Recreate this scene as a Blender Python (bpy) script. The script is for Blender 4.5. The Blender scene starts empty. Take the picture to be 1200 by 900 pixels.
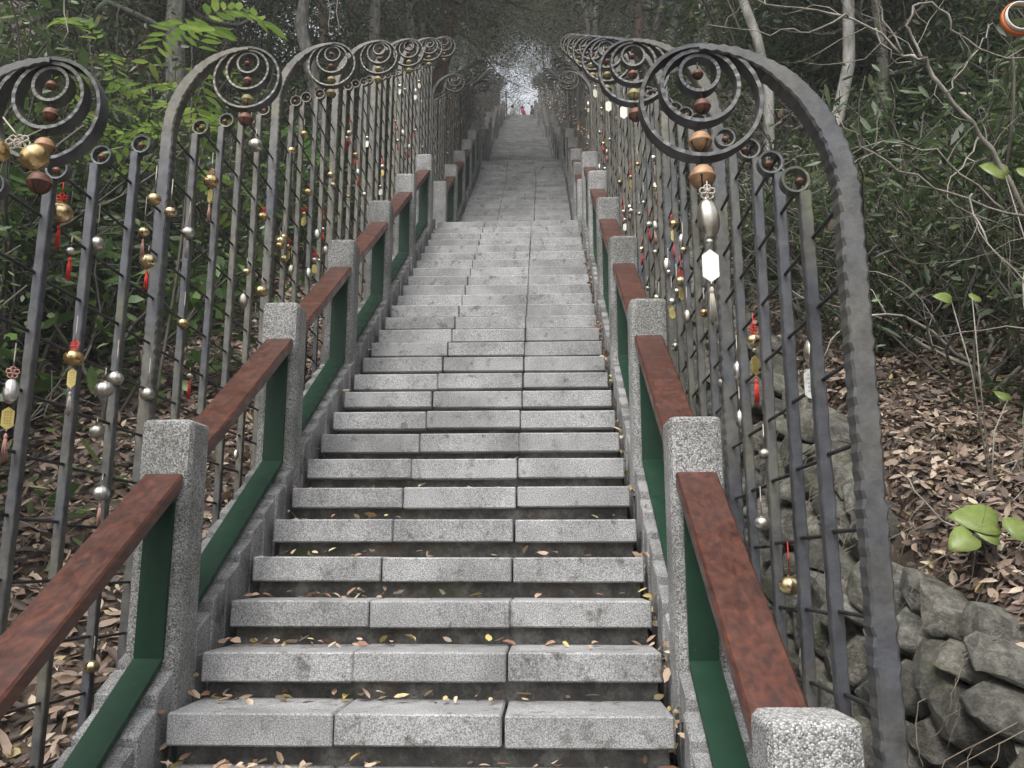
import bpy, bmesh, math, random
import numpy as np
from mathutils import Vector, Matrix, noise as mnoise

R_ = math.radians
scene = bpy.context.scene
col = scene.collection
rng = random.Random(7)

# ------------------------------------------------------------------ camera, sky, sun, exposure
cam_d = bpy.data.cameras.new('camera')
cam = bpy.data.objects.new('camera', cam_d); col.objects.link(cam)
cam.location = (0, 0, 0)
cam.rotation_euler = (R_(90 + 11.26), 0, R_(2.2))
cam_d.sensor_width = 36.0; cam_d.lens = 30.9
cam_d.clip_start = 0.05; cam_d.clip_end = 2000
scene.camera = cam

world = bpy.data.worlds.new('World'); scene.world = world; world.use_nodes = True
wnt = world.node_tree; wnt.nodes.clear()
SUN_EL, SUN_AZ = R_(58), R_(200)          # high, from behind the viewer and a little to the left
sky = wnt.nodes.new('ShaderNodeTexSky'); sky.sky_type = 'NISHITA'; sky.sun_disc = False
sky.sun_elevation = SUN_EL; sky.sun_rotation = SUN_AZ; sky.air_density = 1.0; sky.dust_density = 4.0
hs = wnt.nodes.new('ShaderNodeHueSaturation'); hs.inputs['Saturation'].default_value = 0.22
bg = wnt.nodes.new('ShaderNodeBackground'); bg.inputs['Strength'].default_value = 0.15
wo = wnt.nodes.new('ShaderNodeOutputWorld')
wnt.links.new(sky.outputs[0], hs.inputs['Color']); wnt.links.new(hs.outputs[0], bg.inputs['Color']); wnt.links.new(bg.outputs[0], wo.inputs[0])

sun_d = bpy.data.lights.new('sun', 'SUN'); sun_d.energy = 1.5; sun_d.angle = R_(22); sun_d.color = (1.0, 0.97, 0.92)
sun = bpy.data.objects.new('sun', sun_d); col.objects.link(sun)
sdir = Vector((math.sin(SUN_AZ) * math.cos(SUN_EL), math.cos(SUN_AZ) * math.cos(SUN_EL), math.sin(SUN_EL)))
sun.rotation_euler = sdir.to_track_quat('Z', 'Y').to_euler()
sun.location = sdir * 60

vs = scene.view_settings
vs.view_transform = 'Standard'; vs.look = 'None'; vs.gamma = 1.0; vs.use_curve_mapping = False
vs.exposure = 1.2
scene.cycles.max_bounces = 4; scene.cycles.diffuse_bounces = 2; scene.cycles.glossy_bounces = 2
scene.cycles.transparent_max_bounces = 4; scene.cycles.transmission_bounces = 2
scene.cycles.use_adaptive_sampling = True; scene.cycles.adaptive_threshold = .02

# ------------------------------------------------------------------ helpers
def tag(o, label=None, cat=None, group=None, kind=None):
    if label: o['label'] = label
    if cat: o['category'] = cat
    if group: o['group'] = group
    if kind: o['kind'] = kind
    return o

def empty(name, loc=(0, 0, 0), rz=0.0, parent=None):
    o = bpy.data.objects.new(name, None); col.objects.link(o)
    o.location = loc; o.rotation_euler = (0, 0, rz); o.empty_display_size = 0.1
    if parent: o.parent = parent
    return o

def link(name, me, parent=None, loc=None):
    o = bpy.data.objects.new(name, me); col.objects.link(o)
    if parent: o.parent = parent
    if loc is not None: o.location = loc
    return o

KIDS = {}
def kids(o):
    return [c for c in o.children]

def copy_tree(o, parent=None):
    c = o.copy(); col.objects.link(c); c.parent = parent
    for ch in kids(o): copy_tree(ch, c)
    return c

def retag(o, **k):
    for n in ('label', 'group'):
        if n in o.keys(): del o[n]
    for n, v in k.items():
        if v: o[n] = v
    return o

class MB:
    def __init__(s): s.v = []; s.f = []; s.sm = []
    def add(s, vs_, fs_, smooth=False):
        b = len(s.v); s.v.extend([tuple(q) for q in vs_])
        for f in fs_: s.f.append(tuple(i + b for i in f)); s.sm.append(smooth)
    def box(s, x0, x1, y0, y1, z0, z1):
        s.add([(x0,y0,z0),(x1,y0,z0),(x1,y1,z0),(x0,y1,z0),(x0,y0,z1),(x1,y0,z1),(x1,y1,z1),(x0,y1,z1)],
              [(0,3,2,1),(4,5,6,7),(0,1,5,4),(1,2,6,5),(2,3,7,6),(3,0,4,7)])
    def shear_box(s, x0, x1, y0, y1, za0, za1, zb0, zb1):
        s.add([(x0,y0,za0),(x1,y0,za0),(x1,y1,zb0),(x0,y1,zb0),(x0,y0,za1),(x1,y0,za1),(x1,y1,zb1),(x0,y1,zb1)],
              [(0,3,2,1),(4,5,6,7),(0,1,5,4),(1,2,6,5),(2,3,7,6),(3,0,4,7)])
    def tube(s, pts, rad, n=5, caps=True, smooth=True):
        pts = [Vector(p) for p in pts]
        if not isinstance(rad, (list, tuple)): rad = [rad] * len(pts)
        vv = []; prev = None
        for i, p in enumerate(pts):
            d = (pts[min(i + 1, len(pts) - 1)] - pts[max(i - 1, 0)])
            if d.length < 1e-9: d = Vector((0, 0, 1))
            d.normalize()
            if prev is None:
                a = Vector((1, 0, 0)) if abs(d.x) < .8 else Vector((0, 1, 0))
                u = d.cross(a).normalized()
            else:
                u = (prev - d * prev.dot(d))
                u = u.normalized() if u.length > 1e-6 else d.orthogonal().normalized()
            prev = u; w = d.cross(u)
            for k in range(n):
                t = 2 * math.pi * k / n
                vv.append(p + (u * math.cos(t) + w * math.sin(t)) * rad[i])
        ff = []
        for i in range(len(pts) - 1):
            for k in range(n):
                ff.append((i*n + k, i*n + (k+1) % n, (i+1)*n + (k+1) % n, (i+1)*n + k))
        if caps:
            ff.append(tuple(range(n))[::-1]); ff.append(tuple(range((len(pts)-1)*n, len(pts)*n)))
        s.add(vv, ff, smooth)
    def lathe(s, prof, n=16, mod=None, smooth=True, off=(0, 0, 0)):
        vv = []
        for (r, z) in prof:
            for k in range(n):
                t = 2 * math.pi * k / n
                rr = r * (mod(k, n) if mod else 1)
                vv.append((off[0] + rr * math.cos(t), off[1] + rr * math.sin(t), off[2] + z))
        ff = []
        for i in range(len(prof) - 1):
            for k in range(n):
                ff.append((i*n + k, i*n + (k+1) % n, (i+1)*n + (k+1) % n, (i+1)*n + k))
        ff.append(tuple(range(n))[::-1]); ff.append(tuple(range((len(prof)-1)*n, len(prof)*n)))
        s.add(vv, ff, smooth)
    def mesh(s, name, m):
        me = bpy.data.meshes.new(name); me.from_pydata(s.v, [], s.f)
        me.polygons.foreach_set('use_smooth', s.sm)
        me.materials.append(m); me.update(); return me
    def build(s, name, m, parent=None, loc=None):
        return link(name, s.mesh(name, m), parent, loc)

def bevelled(me, w, seg=1):
    bm = bmesh.new(); bm.from_mesh(me)
    bmesh.ops.bevel(bm, geom=bm.edges[:], offset=w, segments=seg, affect='EDGES', profile=0.6)
    bm.to_mesh(me); bm.free(); me.update(); return me

def leaf_mesh(name, P, D, Nn, L, W, m, fold=0.18, droop=0.0):
    """many four-cornered folded leaves as one mesh: base, left edge, tip, right edge"""
    P = np.asarray(P, float); D = np.asarray(D, float); Nn = np.asarray(Nn, float)
    D = D / (np.linalg.norm(D, axis=1, keepdims=True) + 1e-9)
    Sd = np.cross(D, Nn); Sd /= (np.linalg.norm(Sd, axis=1, keepdims=True) + 1e-9)
    Up = np.cross(Sd, D)
    L = np.asarray(L, float)[:, None]; W = np.asarray(W, float)[:, None]
    n = len(P)
    V = np.empty((n, 4, 3))
    V[:, 0] = P
    V[:, 1] = P + D * L * .45 + Sd * W * .5 + Up * W * fold
    V[:, 2] = P + D * L - Up * L * droop
    V[:, 3] = P + D * L * .45 - Sd * W * .5 + Up * W * fold
    base = (np.arange(n) * 4)[:, None]
    F = np.concatenate([base + np.array([[0, 1, 2]]), base + np.array([[0, 2, 3]])], axis=1).reshape(-1)
    me = bpy.data.meshes.new(name)
    me.vertices.add(n * 4); me.vertices.foreach_set('co', V.reshape(-1))
    me.loops.add(n * 6); me.loops.foreach_set('vertex_index', F.astype(np.int32))
    me.polygons.add(n * 2)
    me.polygons.foreach_set('loop_start', (np.arange(n * 2) * 3).astype(np.int32))
    me.polygons.foreach_set('loop_total', np.full(n * 2, 3, np.int32))
    me.materials.append(m); me.update(calc_edges=True); return me

def leaf_mesh_hi(name, P, D, Nn, L, W, m, fold=0.25, curl=.25, seed=0):
    """rounder curled leaves with a midrib: eight corners each"""
    r = np.random.default_rng(seed)
    P = np.asarray(P, float); D = np.asarray(D, float); Nn = np.asarray(Nn, float); n = len(P)
    D = D / (np.linalg.norm(D, axis=1, keepdims=True) + 1e-9)
    Sd = np.cross(D, Nn); Sd /= (np.linalg.norm(Sd, axis=1, keepdims=True) + 1e-9)
    Up = np.cross(Sd, D)
    L = np.asarray(L, float)[:, None]; W = np.asarray(W, float)[:, None]
    fo = W * r.uniform(-.3, 1.0, (n, 1)) * fold; cu = L * r.uniform(-1, 1, (n, 1)) * curl
    asym = r.uniform(-.08, .08, (n, 1))
    V = np.empty((n, 8, 3))
    V[:, 0] = P
    V[:, 1] = P + D * L * .28 + Sd * W * .42 + Up * (fo + cu * .08)
    V[:, 2] = P + D * L * (.66 + asym) + Sd * W * .38 + Up * (fo + cu * .45)
    V[:, 3] = P + D * L + Up * cu + Sd * W * asym
    V[:, 4] = P + D * L * (.66 - asym) - Sd * W * .38 + Up * (fo + cu * .45)
    V[:, 5] = P + D * L * .28 - Sd * W * .42 + Up * (fo + cu * .08)
    V[:, 6] = P + D * L * .28 + Up * cu * .08
    V[:, 7] = P + D * L * .66 + Up * cu * .45
    T = np.array([[0,6,1],[1,6,7],[1,7,2],[2,7,3],[0,5,6],[6,5,4],[6,4,7],[7,4,3]])
    F = ((np.arange(n) * 8)[:, None, None] + T[None]).reshape(-1)
    me = bpy.data.meshes.new(name)
    me.vertices.add(n * 8); me.vertices.foreach_set('co', V.reshape(-1))
    me.loops.add(n * 24); me.loops.foreach_set('vertex_index', F.astype(np.int32))
    me.polygons.add(n * 8)
    me.polygons.foreach_set('loop_start', (np.arange(n * 8) * 3).astype(np.int32))
    me.polygons.foreach_set('loop_total', np.full(n * 8, 3, np.int32))
    me.polygons.foreach_set('use_smooth', np.ones(n * 8, bool))
    me.materials.append(m); me.update(calc_edges=True); return me

# ------------------------------------------------------------------ materials
def newmat(name):
    m = bpy.data.materials.new(name); m.use_nodes = True
    nt = m.node_tree; nt.nodes.clear()
    out = nt.nodes.new('ShaderNodeOutputMaterial'); b = nt.nodes.new('ShaderNodeBsdfPrincipled')
    nt.links.new(b.outputs[0], out.inputs[0])
    return m, nt, b
def nd(nt, t, **kw):
    n = nt.nodes.new(t)
    for k, v in kw.items():
        if k in n.inputs: n.inputs[k].default_value = v
        else: setattr(n, k, v)
    return n
def ramp(nt, fac, stops, interp='LINEAR'):
    r = nt.nodes.new('ShaderNodeValToRGB'); cr = r.color_ramp; cr.interpolation = interp
    while len(cr.elements) < len(stops): cr.elements.new(.5)
    for e, (p, c) in zip(cr.elements, stops):
        e.position = p; e.color = (c if len(c) == 4 else (*c, 1)) if isinstance(c, tuple) else (c, c, c, 1)
    nt.links.new(fac, r.inputs[0]); return r.outputs[0]
def noise(nt, scale, detail=3, rough=.55, vec=None):
    n = nd(nt, 'ShaderNodeTexNoise', Scale=scale, Detail=detail, Roughness=rough)
    if vec is None: vec = nt.nodes.new('ShaderNodeNewGeometry').outputs['Position']
    nt.links.new(vec, n.inputs['Vector']); return n.outputs[0]
def mix(nt, a, b, fac, mode='MIX'):
    m = nt.nodes.new('ShaderNodeMixRGB'); m.blend_type = mode
    for i, v in ((1, a), (2, b), (0, fac)):
        s_ = m.inputs[i]
        if hasattr(v, 'links'): nt.links.new(v, s_)
        elif isinstance(v, (int, float)): s_.default_value = v if i == 0 else (v, v, v, 1)
        else: s_.default_value = (*v, 1)
    return m.outputs[0]
def bump(nt, b, h, strength, dist):
    n = nd(nt, 'ShaderNodeBump', Strength=strength, Distance=dist)
    nt.links.new(h, n.inputs['Height']); nt.links.new(n.outputs[0], b.inputs['Normal'])
def objrand(nt): return nt.nodes.new('ShaderNodeObjectInfo').outputs['Random']
def island(nt): return nt.nodes.new('ShaderNodeNewGeometry').outputs['Random Per Island']

def m_granite(name, lo, mid, hi, tint=(1, 1, 1), stain=.62):
    m, nt, b = newmat(name)
    sp = noise(nt, 190, 2, .7)
    c = ramp(nt, sp, [(.34, tuple(lo*t for t in tint)), (.5, tuple(mid*t for t in tint)), (.66, tuple(hi*t for t in tint))])
    c = mix(nt, c, ramp(nt, noise(nt, 2.6, 6, .65), [(.38, stain), (.6, 1.0)]), 1.0, 'MULTIPLY')
    c = mix(nt, c, ramp(nt, noise(nt, 11, 4, .7), [(.32, (.38, .36, .32)), (.44, (1., 1., 1.))]), .85, 'MULTIPLY')
    c = mix(nt, c, ramp(nt, objrand(nt), [(0, .86), (1, 1.06)]), 1.0, 'MULTIPLY')
    nt.links.new(c, b.inputs['Base Color']); b.inputs['Roughness'].default_value = .78
    bump(nt, b, sp, .25, .004); return m

def m_pebble(name):
    m, nt, b = newmat(name)
    v = nd(nt, 'ShaderNodeTexVoronoi', Scale=205.0); v.feature = 'F1'
    nt.links.new(nt.nodes.new('ShaderNodeNewGeometry').outputs['Position'], v.inputs['Vector'])
    cell = nt.nodes.new('ShaderNodeSeparateColor'); nt.links.new(v.outputs['Color'], cell.inputs[0])
    c = ramp(nt, cell.outputs[0], [(0, (.09, .09, .09)), (.25, (.22, .218, .212)), (.6, (.34, .338, .33)), (1, (.51, .505, .50))])
    c = mix(nt, c, ramp(nt, v.outputs['Distance'], [(.35, 1.0), (.75, .55)]), 1.0, 'MULTIPLY')
    c = mix(nt, c, ramp(nt, noise(nt, 3.2, 5, .6), [(.35, (.55, .56, .52)), (.6, (1., 1., 1.))]), 1.0, 'MULTIPLY')
    c = mix(nt, c, ramp(nt, objrand(nt), [(0, .85), (1, 1.08)]), 1.0, 'MULTIPLY')
    nt.links.new(c, b.inputs['Base Color']); b.inputs['Roughness'].default_value = .85
    inv = nd(nt, 'ShaderNodeMath', operation='MULTIPLY'); inv.inputs[1].default_value = -1
    nt.links.new(v.outputs['Distance'], inv.inputs[0]); bump(nt, b, inv.outputs[0], .45, .005)
    return m

def m_concrete(name):
    m, nt, b = newmat(name)
    c = ramp(nt, noise(nt, 7, 8, .75), [(.32, (.030, .028, .025)), (.5, (.095, .090, .081)), (.66, (.24, .228, .208))])
    c = mix(nt, c, (.07, .085, .03), ramp(nt, noise(nt, 3.1, 5, .6), [(.56, 0.0), (.7, .7)]))
    c = mix(nt, c, (.16, .10, .075), ramp(nt, noise(nt, 2.3, 3, .5), [(.6, 0.0), (.72, .55)]))
    nt.links.new(c, b.inputs['Base Color']); b.inputs['Roughness'].default_value = .9
    bump(nt, b, noise(nt, 60, 5, .7), .5, .01); return m

def m_wood(name):
    m, nt, b = newmat(name)
    tc = nt.nodes.new('ShaderNodeTexCoord'); mp = nd(nt, 'ShaderNodeMapping')
    mp.inputs['Rotation'].default_value = (-math.atan(.652), 0, 0); mp.inputs['Scale'].default_value = (42, 1.1, 42)
    nt.links.new(tc.outputs['Object'], mp.inputs['Vector'])
    add = nd(nt, 'ShaderNodeVectorMath', operation='ADD')
    nt.links.new(mp.outputs[0], add.inputs[0])
    sc_ = nd(nt, 'ShaderNodeVectorMath', operation='SCALE'); sc_.inputs['Scale'].default_value = 40.
    cmb = nt.nodes.new('ShaderNodeCombineXYZ'); r = objrand(nt)
    for i in range(3): nt.links.new(r, cmb.inputs[i])
    nt.links.new(cmb.outputs[0], sc_.inputs[0]); nt.links.new(sc_.outputs[0], add.inputs[1])
    g = noise(nt, 1.0, 5, .6, add.outputs[0])
    c = ramp(nt, g, [(.30, (.024, .0090, .0062)), (.5, (.058, .0190, .0118)), (.70, (.098, .034, .019))])
    mp2 = nd(nt, 'ShaderNodeMapping'); mp2.inputs['Scale'].default_value = (.10, 1.1, .10); nt.links.new(add.outputs[0], mp2.inputs['Vector'])
    c = mix(nt, c, ramp(nt, noise(nt, 1.0, 5, .65, mp2.outputs[0]), [(.3, (.74, .70, .70)), (.62, (1.06, 1.02, .98))]), 1.0, 'MULTIPLY')
    c = mix(nt, c, (.26, .15, .11), ramp(nt, noise(nt, 38, 4, .8), [(.74, 0.0), (.84, .25)]))
    nt.links.new(c, b.inputs['Base Color'])
    nt.links.new(ramp(nt, noise(nt, 9, 4, .6), [(.35, .30), (.65, .48)]), b.inputs['Roughness'])
    bump(nt, b, g, .35, .004); return m

def m_paint(name, c0, c1, rough=.4):
    m, nt, b = newmat(name)
    c = mix(nt, c0, c1, noise(nt, 5, 4, .6))
    c = mix(nt, c, (.12, .12, .10), ramp(nt, noise(nt, 45, 5, .75), [(.66, 0.0), (.76, .6)]))
    nt.links.new(c, b.inputs['Base Color'])
    nt.links.new(ramp(nt, noise(nt, 14, 3), [(.3, rough - .08), (.7, rough + .15)]), b.inputs['Roughness'])
    b.inputs['Specular IOR Level'].default_value = .28
    return m

def m_iron(name):
    m, nt, b = newmat(name)
    n1 = noise(nt, 1.1, 4, .6)
    sep = nt.nodes.new('ShaderNodeSeparateXYZ'); nt.links.new(nt.nodes.new('ShaderNodeNewGeometry').outputs['Position'], sep.inputs[0])
    age = nd(nt, 'ShaderNodeMapRange'); age.inputs['From Min'].default_value = 2.5; age.inputs['From Max'].default_value = 7.0; age.inputs['To Max'].default_value = .16
    nt.links.new(sep.outputs['Y'], age.inputs['Value'])                       # bluish at the foot, weathered to olive further up the stairs
    n1b = nd(nt, 'ShaderNodeMath', operation='ADD'); nt.links.new(n1, n1b.inputs[0]); nt.links.new(age.outputs[0], n1b.inputs[1])
    c = mix(nt, (.066, .069, .077), (.105, .100, .080), ramp(nt, n1b.outputs[0], [(.46, 0.0), (.64, 1.0)]))
    c = mix(nt, c, ramp(nt, noise(nt, 14, 6, .7), [(.3, .45), (.62, 1.1)]), 1.0, 'MULTIPLY')
    c = mix(nt, c, (.13, .135, .06), ramp(nt, noise(nt, 4.5, 6, .7), [(.58, 0.0), (.72, .5)]))
    c = mix(nt, c, (.11, .045, .02), ramp(nt, noise(nt, 30, 5, .8), [(.61, 0.0), (.72, .7)]))
    nt.links.new(c, b.inputs['Base Color']); b.inputs['Metallic'].default_value = .25
    nt.links.new(ramp(nt, noise(nt, 22, 4), [(.3, .38), (.7, .62)]), b.inputs['Roughness'])
    bump(nt, b, noise(nt, 55, 4, .6), .35, .004); return m

def m_metal(name, ca, cb, rough, metallic=1.0):
    m, nt, b = newmat(name)
    c = mix(nt, ca, cb, objrand(nt))
    c = mix(nt, c, (.08, .06, .045), ramp(nt, noise(nt, 60, 5, .75), [(.52, 0.0), (.75, .6)]))
    nt.links.new(c, b.inputs['Base Color']); b.inputs['Metallic'].default_value = metallic
    nt.links.new(ramp(nt, noise(nt, 40, 3), [(.3, rough - .06), (.7, rough + .2)]), b.inputs['Roughness'])
    return m

def m_rust(name, stops):
    m, nt, b = newmat(name)
    c = ramp(nt, noise(nt, 30, 6, .7), stops)
    c = mix(nt, c, ramp(nt, objrand(nt), [(0, (.7, .62, .55)), (1, (1.25, 1.2, 1.15))]), 1.0, 'MULTIPLY')
    nt.links.new(c, b.inputs['Base Color']); b.inputs['Roughness'].default_value = .6; b.inputs['Metallic'].default_value = .2
    bump(nt, b, noise(nt, 140, 4, .7), .3, .002); return m

def m_plain(name, c, rough=.7, var=.35, sc_=20):
    m, nt, b = newmat(name)
    cc = mix(nt, c, tuple(q * (1 - var) for q in c), noise(nt, sc_, 4, .6))
    nt.links.new(cc, b.inputs['Base Color']); b.inputs['Roughness'].default_value = rough; return m

def m_leaf(name, stops, rough=.5, trans=.35, objvar=.35):
    m, nt, b = newmat(name)
    c = ramp(nt, island(nt), stops)
    c = mix(nt, c, ramp(nt, objrand(nt), [(0, 1 - objvar), (1, 1 + objvar * .6)]), 1.0, 'MULTIPLY')
    c = mix(nt, c, ramp(nt, noise(nt, 35, 4, .7), [(.35, (.65, .6, .5)), (.6, (1., 1., 1.))]), .6, 'MULTIPLY')
    nt.links.new(c, b.inputs['Base Color']); b.inputs['Roughness'].default_value = rough
    if trans > 0:
        tr = nt.nodes.new('ShaderNodeBsdfTranslucent'); nt.links.new(c, tr.inputs[0])
        mx = nt.nodes.new('ShaderNodeMixShader'); mx.inputs[0].default_value = trans
        nt.links.new(b.outputs[0], mx.inputs[1]); nt.links.new(tr.outputs[0], mx.inputs[2])
        out = [n for n in nt.nodes if n.type == 'OUTPUT_MATERIAL'][0]
        nt.links.new(mx.outputs[0], out.inputs[0])
    return m

def m_bark(name, c0, c1, c2):
    m, nt, b = newmat(name)
    tc = nt.nodes.new('ShaderNodeNewGeometry'); mp = nd(nt, 'ShaderNodeMapping'); mp.inputs['Scale'].default_value = (1, 1, .35)
    nt.links.new(tc.outputs['Position'], mp.inputs['Vector'])
    g = noise(nt, 14, 7, .7, mp.outputs[0])
    c = ramp(nt, g, [(.3, c0), (.5, c1), (.7, c2)])
    c = mix(nt, c, (.07, .09, .035), ramp(nt, noise(nt, 3, 5, .6), [(.52, 0.0), (.68, .5)]))
    nt.links.new(c, b.inputs['Base Color']); b.inputs['Roughness'].default_value = .9
    bump(nt, b, g, .6, .02); return m

def m_ground(name):
    m, nt, b = newmat(name)
    v = nd(nt, 'ShaderNodeTexVoronoi', Scale=16.0)
    nt.links.new(nt.nodes.new('ShaderNodeNewGeometry').outputs['Position'], v.inputs['Vector'])
    sp = nt.nodes.new('ShaderNodeSeparateColor'); nt.links.new(v.outputs['Color'], sp.inputs[0])
    c = ramp(nt, sp.outputs[0], [(0, (.030, .022, .016)), (.4, (.075, .050, .034)), (.75, (.14, .092, .060)), (1, (.24, .18, .13))])
    c = mix(nt, c, ramp(nt, noise(nt, 3, 6, .7), [(.35, .35), (.65, 1.0)]), 1.0, 'MULTIPLY')
    nt.links.new(c, b.inputs['Base Color']); b.inputs['Roughness'].default_value = .95
    bump(nt, b, noise(nt, 28, 6, .75), 1.0, .05); return m

def m_stone(name):
    m, nt, b = newmat(name)
    c = ramp(nt, noise(nt, 17, 9, .78), [(.30, (.022, .022, .020)), (.47, (.10, .097, .085)), (.60, (.22, .215, .195)), (.76, (.40, .39, .37))])
    c = mix(nt, c, ramp(nt, objrand(nt), [(0, (.62, .60, .55)), (.5, (1., 1., .96)), (1, (1.25, 1.2, 1.1))]), 1.0, 'MULTIPLY')
    c = mix(nt, c, (.10, .115, .05), ramp(nt, noise(nt, 5, 5, .6), [(.5, 0.0), (.7, .6)]))
    nt.links.new(c, b.inputs['Base Color']); b.inputs['Roughness'].default_value = .85
    bump(nt, b, noise(nt, 30, 8, .78), 1.0, .03); return m

M = {}
M['granite'] = m_granite('granite', .12, .275, .46)
M['granite_kerb'] = m_granite('granite_kerb', .09, .24, .44, stain=.5)
M['pebble'] = m_pebble('washed_pebble')
M['concrete'] = m_concrete('stained_shaded_concrete')
M['wood'] = m_wood('varnished_wood')
M['green'] = m_paint('green_paint', (.004, .022, .011), (.006, .036, .017), .5)
M['iron'] = m_iron('forged_iron')
M['rod'] = m_plain('rod_iron', (.022, .022, .024), .6)
M['gold'] = m_metal('gold_metal', (.50, .35, .15), (.66, .55, .34), .26)
M['silver'] = m_metal('silver_metal', (.46, .43, .36), (.62, .61, .58), .34)
M['rust'] = m_rust('rusted_bell', [(.3, (.055, .024, .016)), (.55, (.115, .050, .032)), (.75, (.19, .105, .07))])
M['tan'] = m_rust('tan_bell', [(.3, (.15, .075, .04)), (.55, (.27, .17, .095)), (.75, (.36, .27, .17))])
M['moss_bell'] = m_rust('mossy_bell', [(.3, (.10, .09, .04)), (.55, (.20, .18, .08)), (.75, (.28, .26, .14))])
M['slot'] = m_plain('slot_dark', (.008, .006, .005), .9)
M['red_cord'] = m_plain('red_cord', (.62, .035, .02), .8)
M['pink_cord'] = m_plain('faded_cord', (.50, .27, .23), .85)
M['pale_cord'] = m_plain('pale_cord', (.42, .38, .32), .9)
M['tag_gold'] = m_metal('tag_gold', (.42, .34, .10), (.55, .45, .16), .4, .6)
M['tag_white'] = m_plain('tag_white', (.80, .76, .66), .5, .12)
M['tag_silver'] = m_metal('tag_silver', (.45, .46, .44), (.56, .58, .55), .4, .5)
M['ink'] = m_plain('tag_print', (.12, .10, .07), .7)
M['litter'] = m_leaf('fallen_leaf', [(0, (.030, .021, .016)), (.3, (.085, .056, .041)), (.55, (.165, .112, .082)), (.78, (.26, .19, .145)), (.95, (.42, .35, .27)), (1, (.30, .24, .09))], .65, .12, 0)
M['litter_pale'] = m_leaf('pale_fallen_leaf', [(0, (.22, .11, .07)), (.35, (.40, .27, .19)), (.7, (.52, .42, .32)), (.9, (.45, .38, .12)), (1, (.20, .09, .05))], .65, .12, 0)
M['ground'] = m_ground('forest_floor')
M['stone'] = m_stone('field_stone')
M['leaf_dark'] = m_leaf('leaf_dark', [(0, (.036, .056, .026)), (.6, (.068, .102, .046)), (.93, (.10, .142, .062)), (1, (.20, .20, .11))])
M['leaf_mid'] = m_leaf('leaf_mid', [(0, (.042, .072, .030)), (.6, (.078, .124, .050)), (.92, (.12, .165, .066)), (1, (.23, .22, .11))], .4)
M['leaf_bright'] = m_leaf('leaf_bright', [(0, (.06, .12, .03)), (.6, (.10, .19, .055)), (1, (.17, .26, .08))], .4)
M['leaf_fresh'] = m_leaf('leaf_fresh', [(0, (.10, .17, .035)), (.6, (.16, .25, .055)), (1, (.24, .32, .08))], .4, .45, .1)
M['leaf_yellow'] = m_leaf('leaf_yellow', [(0, (.13, .19, .05)), (.6, (.19, .25, .065)), (1, (.30, .30, .08))], .45, .35, .1)
M['leaf_grey'] = m_leaf('leaf_grey', [(0, (.05, .066, .036)), (.6, (.095, .115, .062)), (1, (.16, .18, .10))], .5, .45)
M['dry_leaf'] = m_leaf('dry_leaf', [(0, (.06, .035, .022)), (.6, (.13, .085, .055)), (1, (.22, .16, .11))], .7, .2)
M['bark_grey'] = m_bark('bark_grey', (.045, .040, .034), (.13, .125, .11), (.26, .25, .23))
M['bark_pale'] = m_bark('bark_pale', (.10, .095, .085), (.26, .25, .23), (.42, .41, .38))
M['bark_brown'] = m_bark('bark_brown', (.04, .024, .018), (.105, .065, .05), (.18, .125, .10))
M['twig_pale'] = m_bark('twig_pale', (.085, .075, .060), (.20, .182, .155), (.36, .335, .29))
M['twig_grey'] = m_plain('twig_grey', (.095, .085, .07), .85, .6)
M['twig_dry'] = m_plain('twig_dry', (.20, .165, .125), .9, .6, 30)
M['wall_render'] = m_plain('weathered_render', (.36, .31, .25), .9, .4, 4)
M['orange'] = m_plain('orange_ribbon', (.60, .16, .04), .6, .2)
M['ribbon_white'] = m_plain('ribbon_white', (.66, .63, .58), .6, .2)

# ------------------------------------------------------------------ the lie of the land
SL = .652
T0, RI0 = .2685, .175
F0_TOP = (3.12 + 26 * T0, -.517 + 26 * RI0)            # top of the first flight
N_FL = 5
FL = []                                                 # later flights: (y_start, z_start)
y_, z_ = F0_TOP[0] + 1.0, F0_TOP[1]
TT, RR = .2655, .1762
for k in range(N_FL):
    FL.append((y_, z_)); y_ += 26 * TT + 1.1; z_ += 26 * RR
TOP = (y_ - 1.1, z_)
def S(Y):
    """height of the line over the step noses"""
    if Y < 1.24: return -.517 - 7 * RI0
    if Y <= F0_TOP[0]: return -.517 + SL * (Y - 3.12)
    for k, (ys, zs) in enumerate(FL):
        if Y < ys: return zs
        if Y <= ys + 26 * TT: return zs + (Y - ys) * RR / TT
    return TOP[1]
def C(Y):
    return 0.0 if Y < 16 else -.030 * (Y - 16)
XL, XR = -1.30, .425                                    # ends of the steps
FXL, FXR = -1.74, .76                                   # the two fence lines
def Sm(Y): return (S(Y - .5) + S(Y) + S(Y + .5)) / 3
def ground(X, Y):
    x = X - C(Y); b = Sm(Y)
    if x < -1.6:
        d = -1.6 - x; h = -.38 + .10 * d + .016 * d * d
    elif x <= .70: h = -.62
    elif x <= 1.10: h = -.62 + (x - .70) / .40 * .16
    else:
        d = x - 1.10; h = min(1, d / .40) * .96 - .46 + .20 * max(0, d - .40) + .012 * d * d
    n = mnoise.noise(Vector((X * .55, Y * .55, 3.1))) * .13 + mnoise.noise(Vector((X * 1.9, Y * 1.9, 7.7))) * .05
    if Y > TOP[0] + 3: b -= .12 * (Y - TOP[0] - 3)
    return b + h + (n if (x < -1.8 or x > 1.3) else n * .3)

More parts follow.
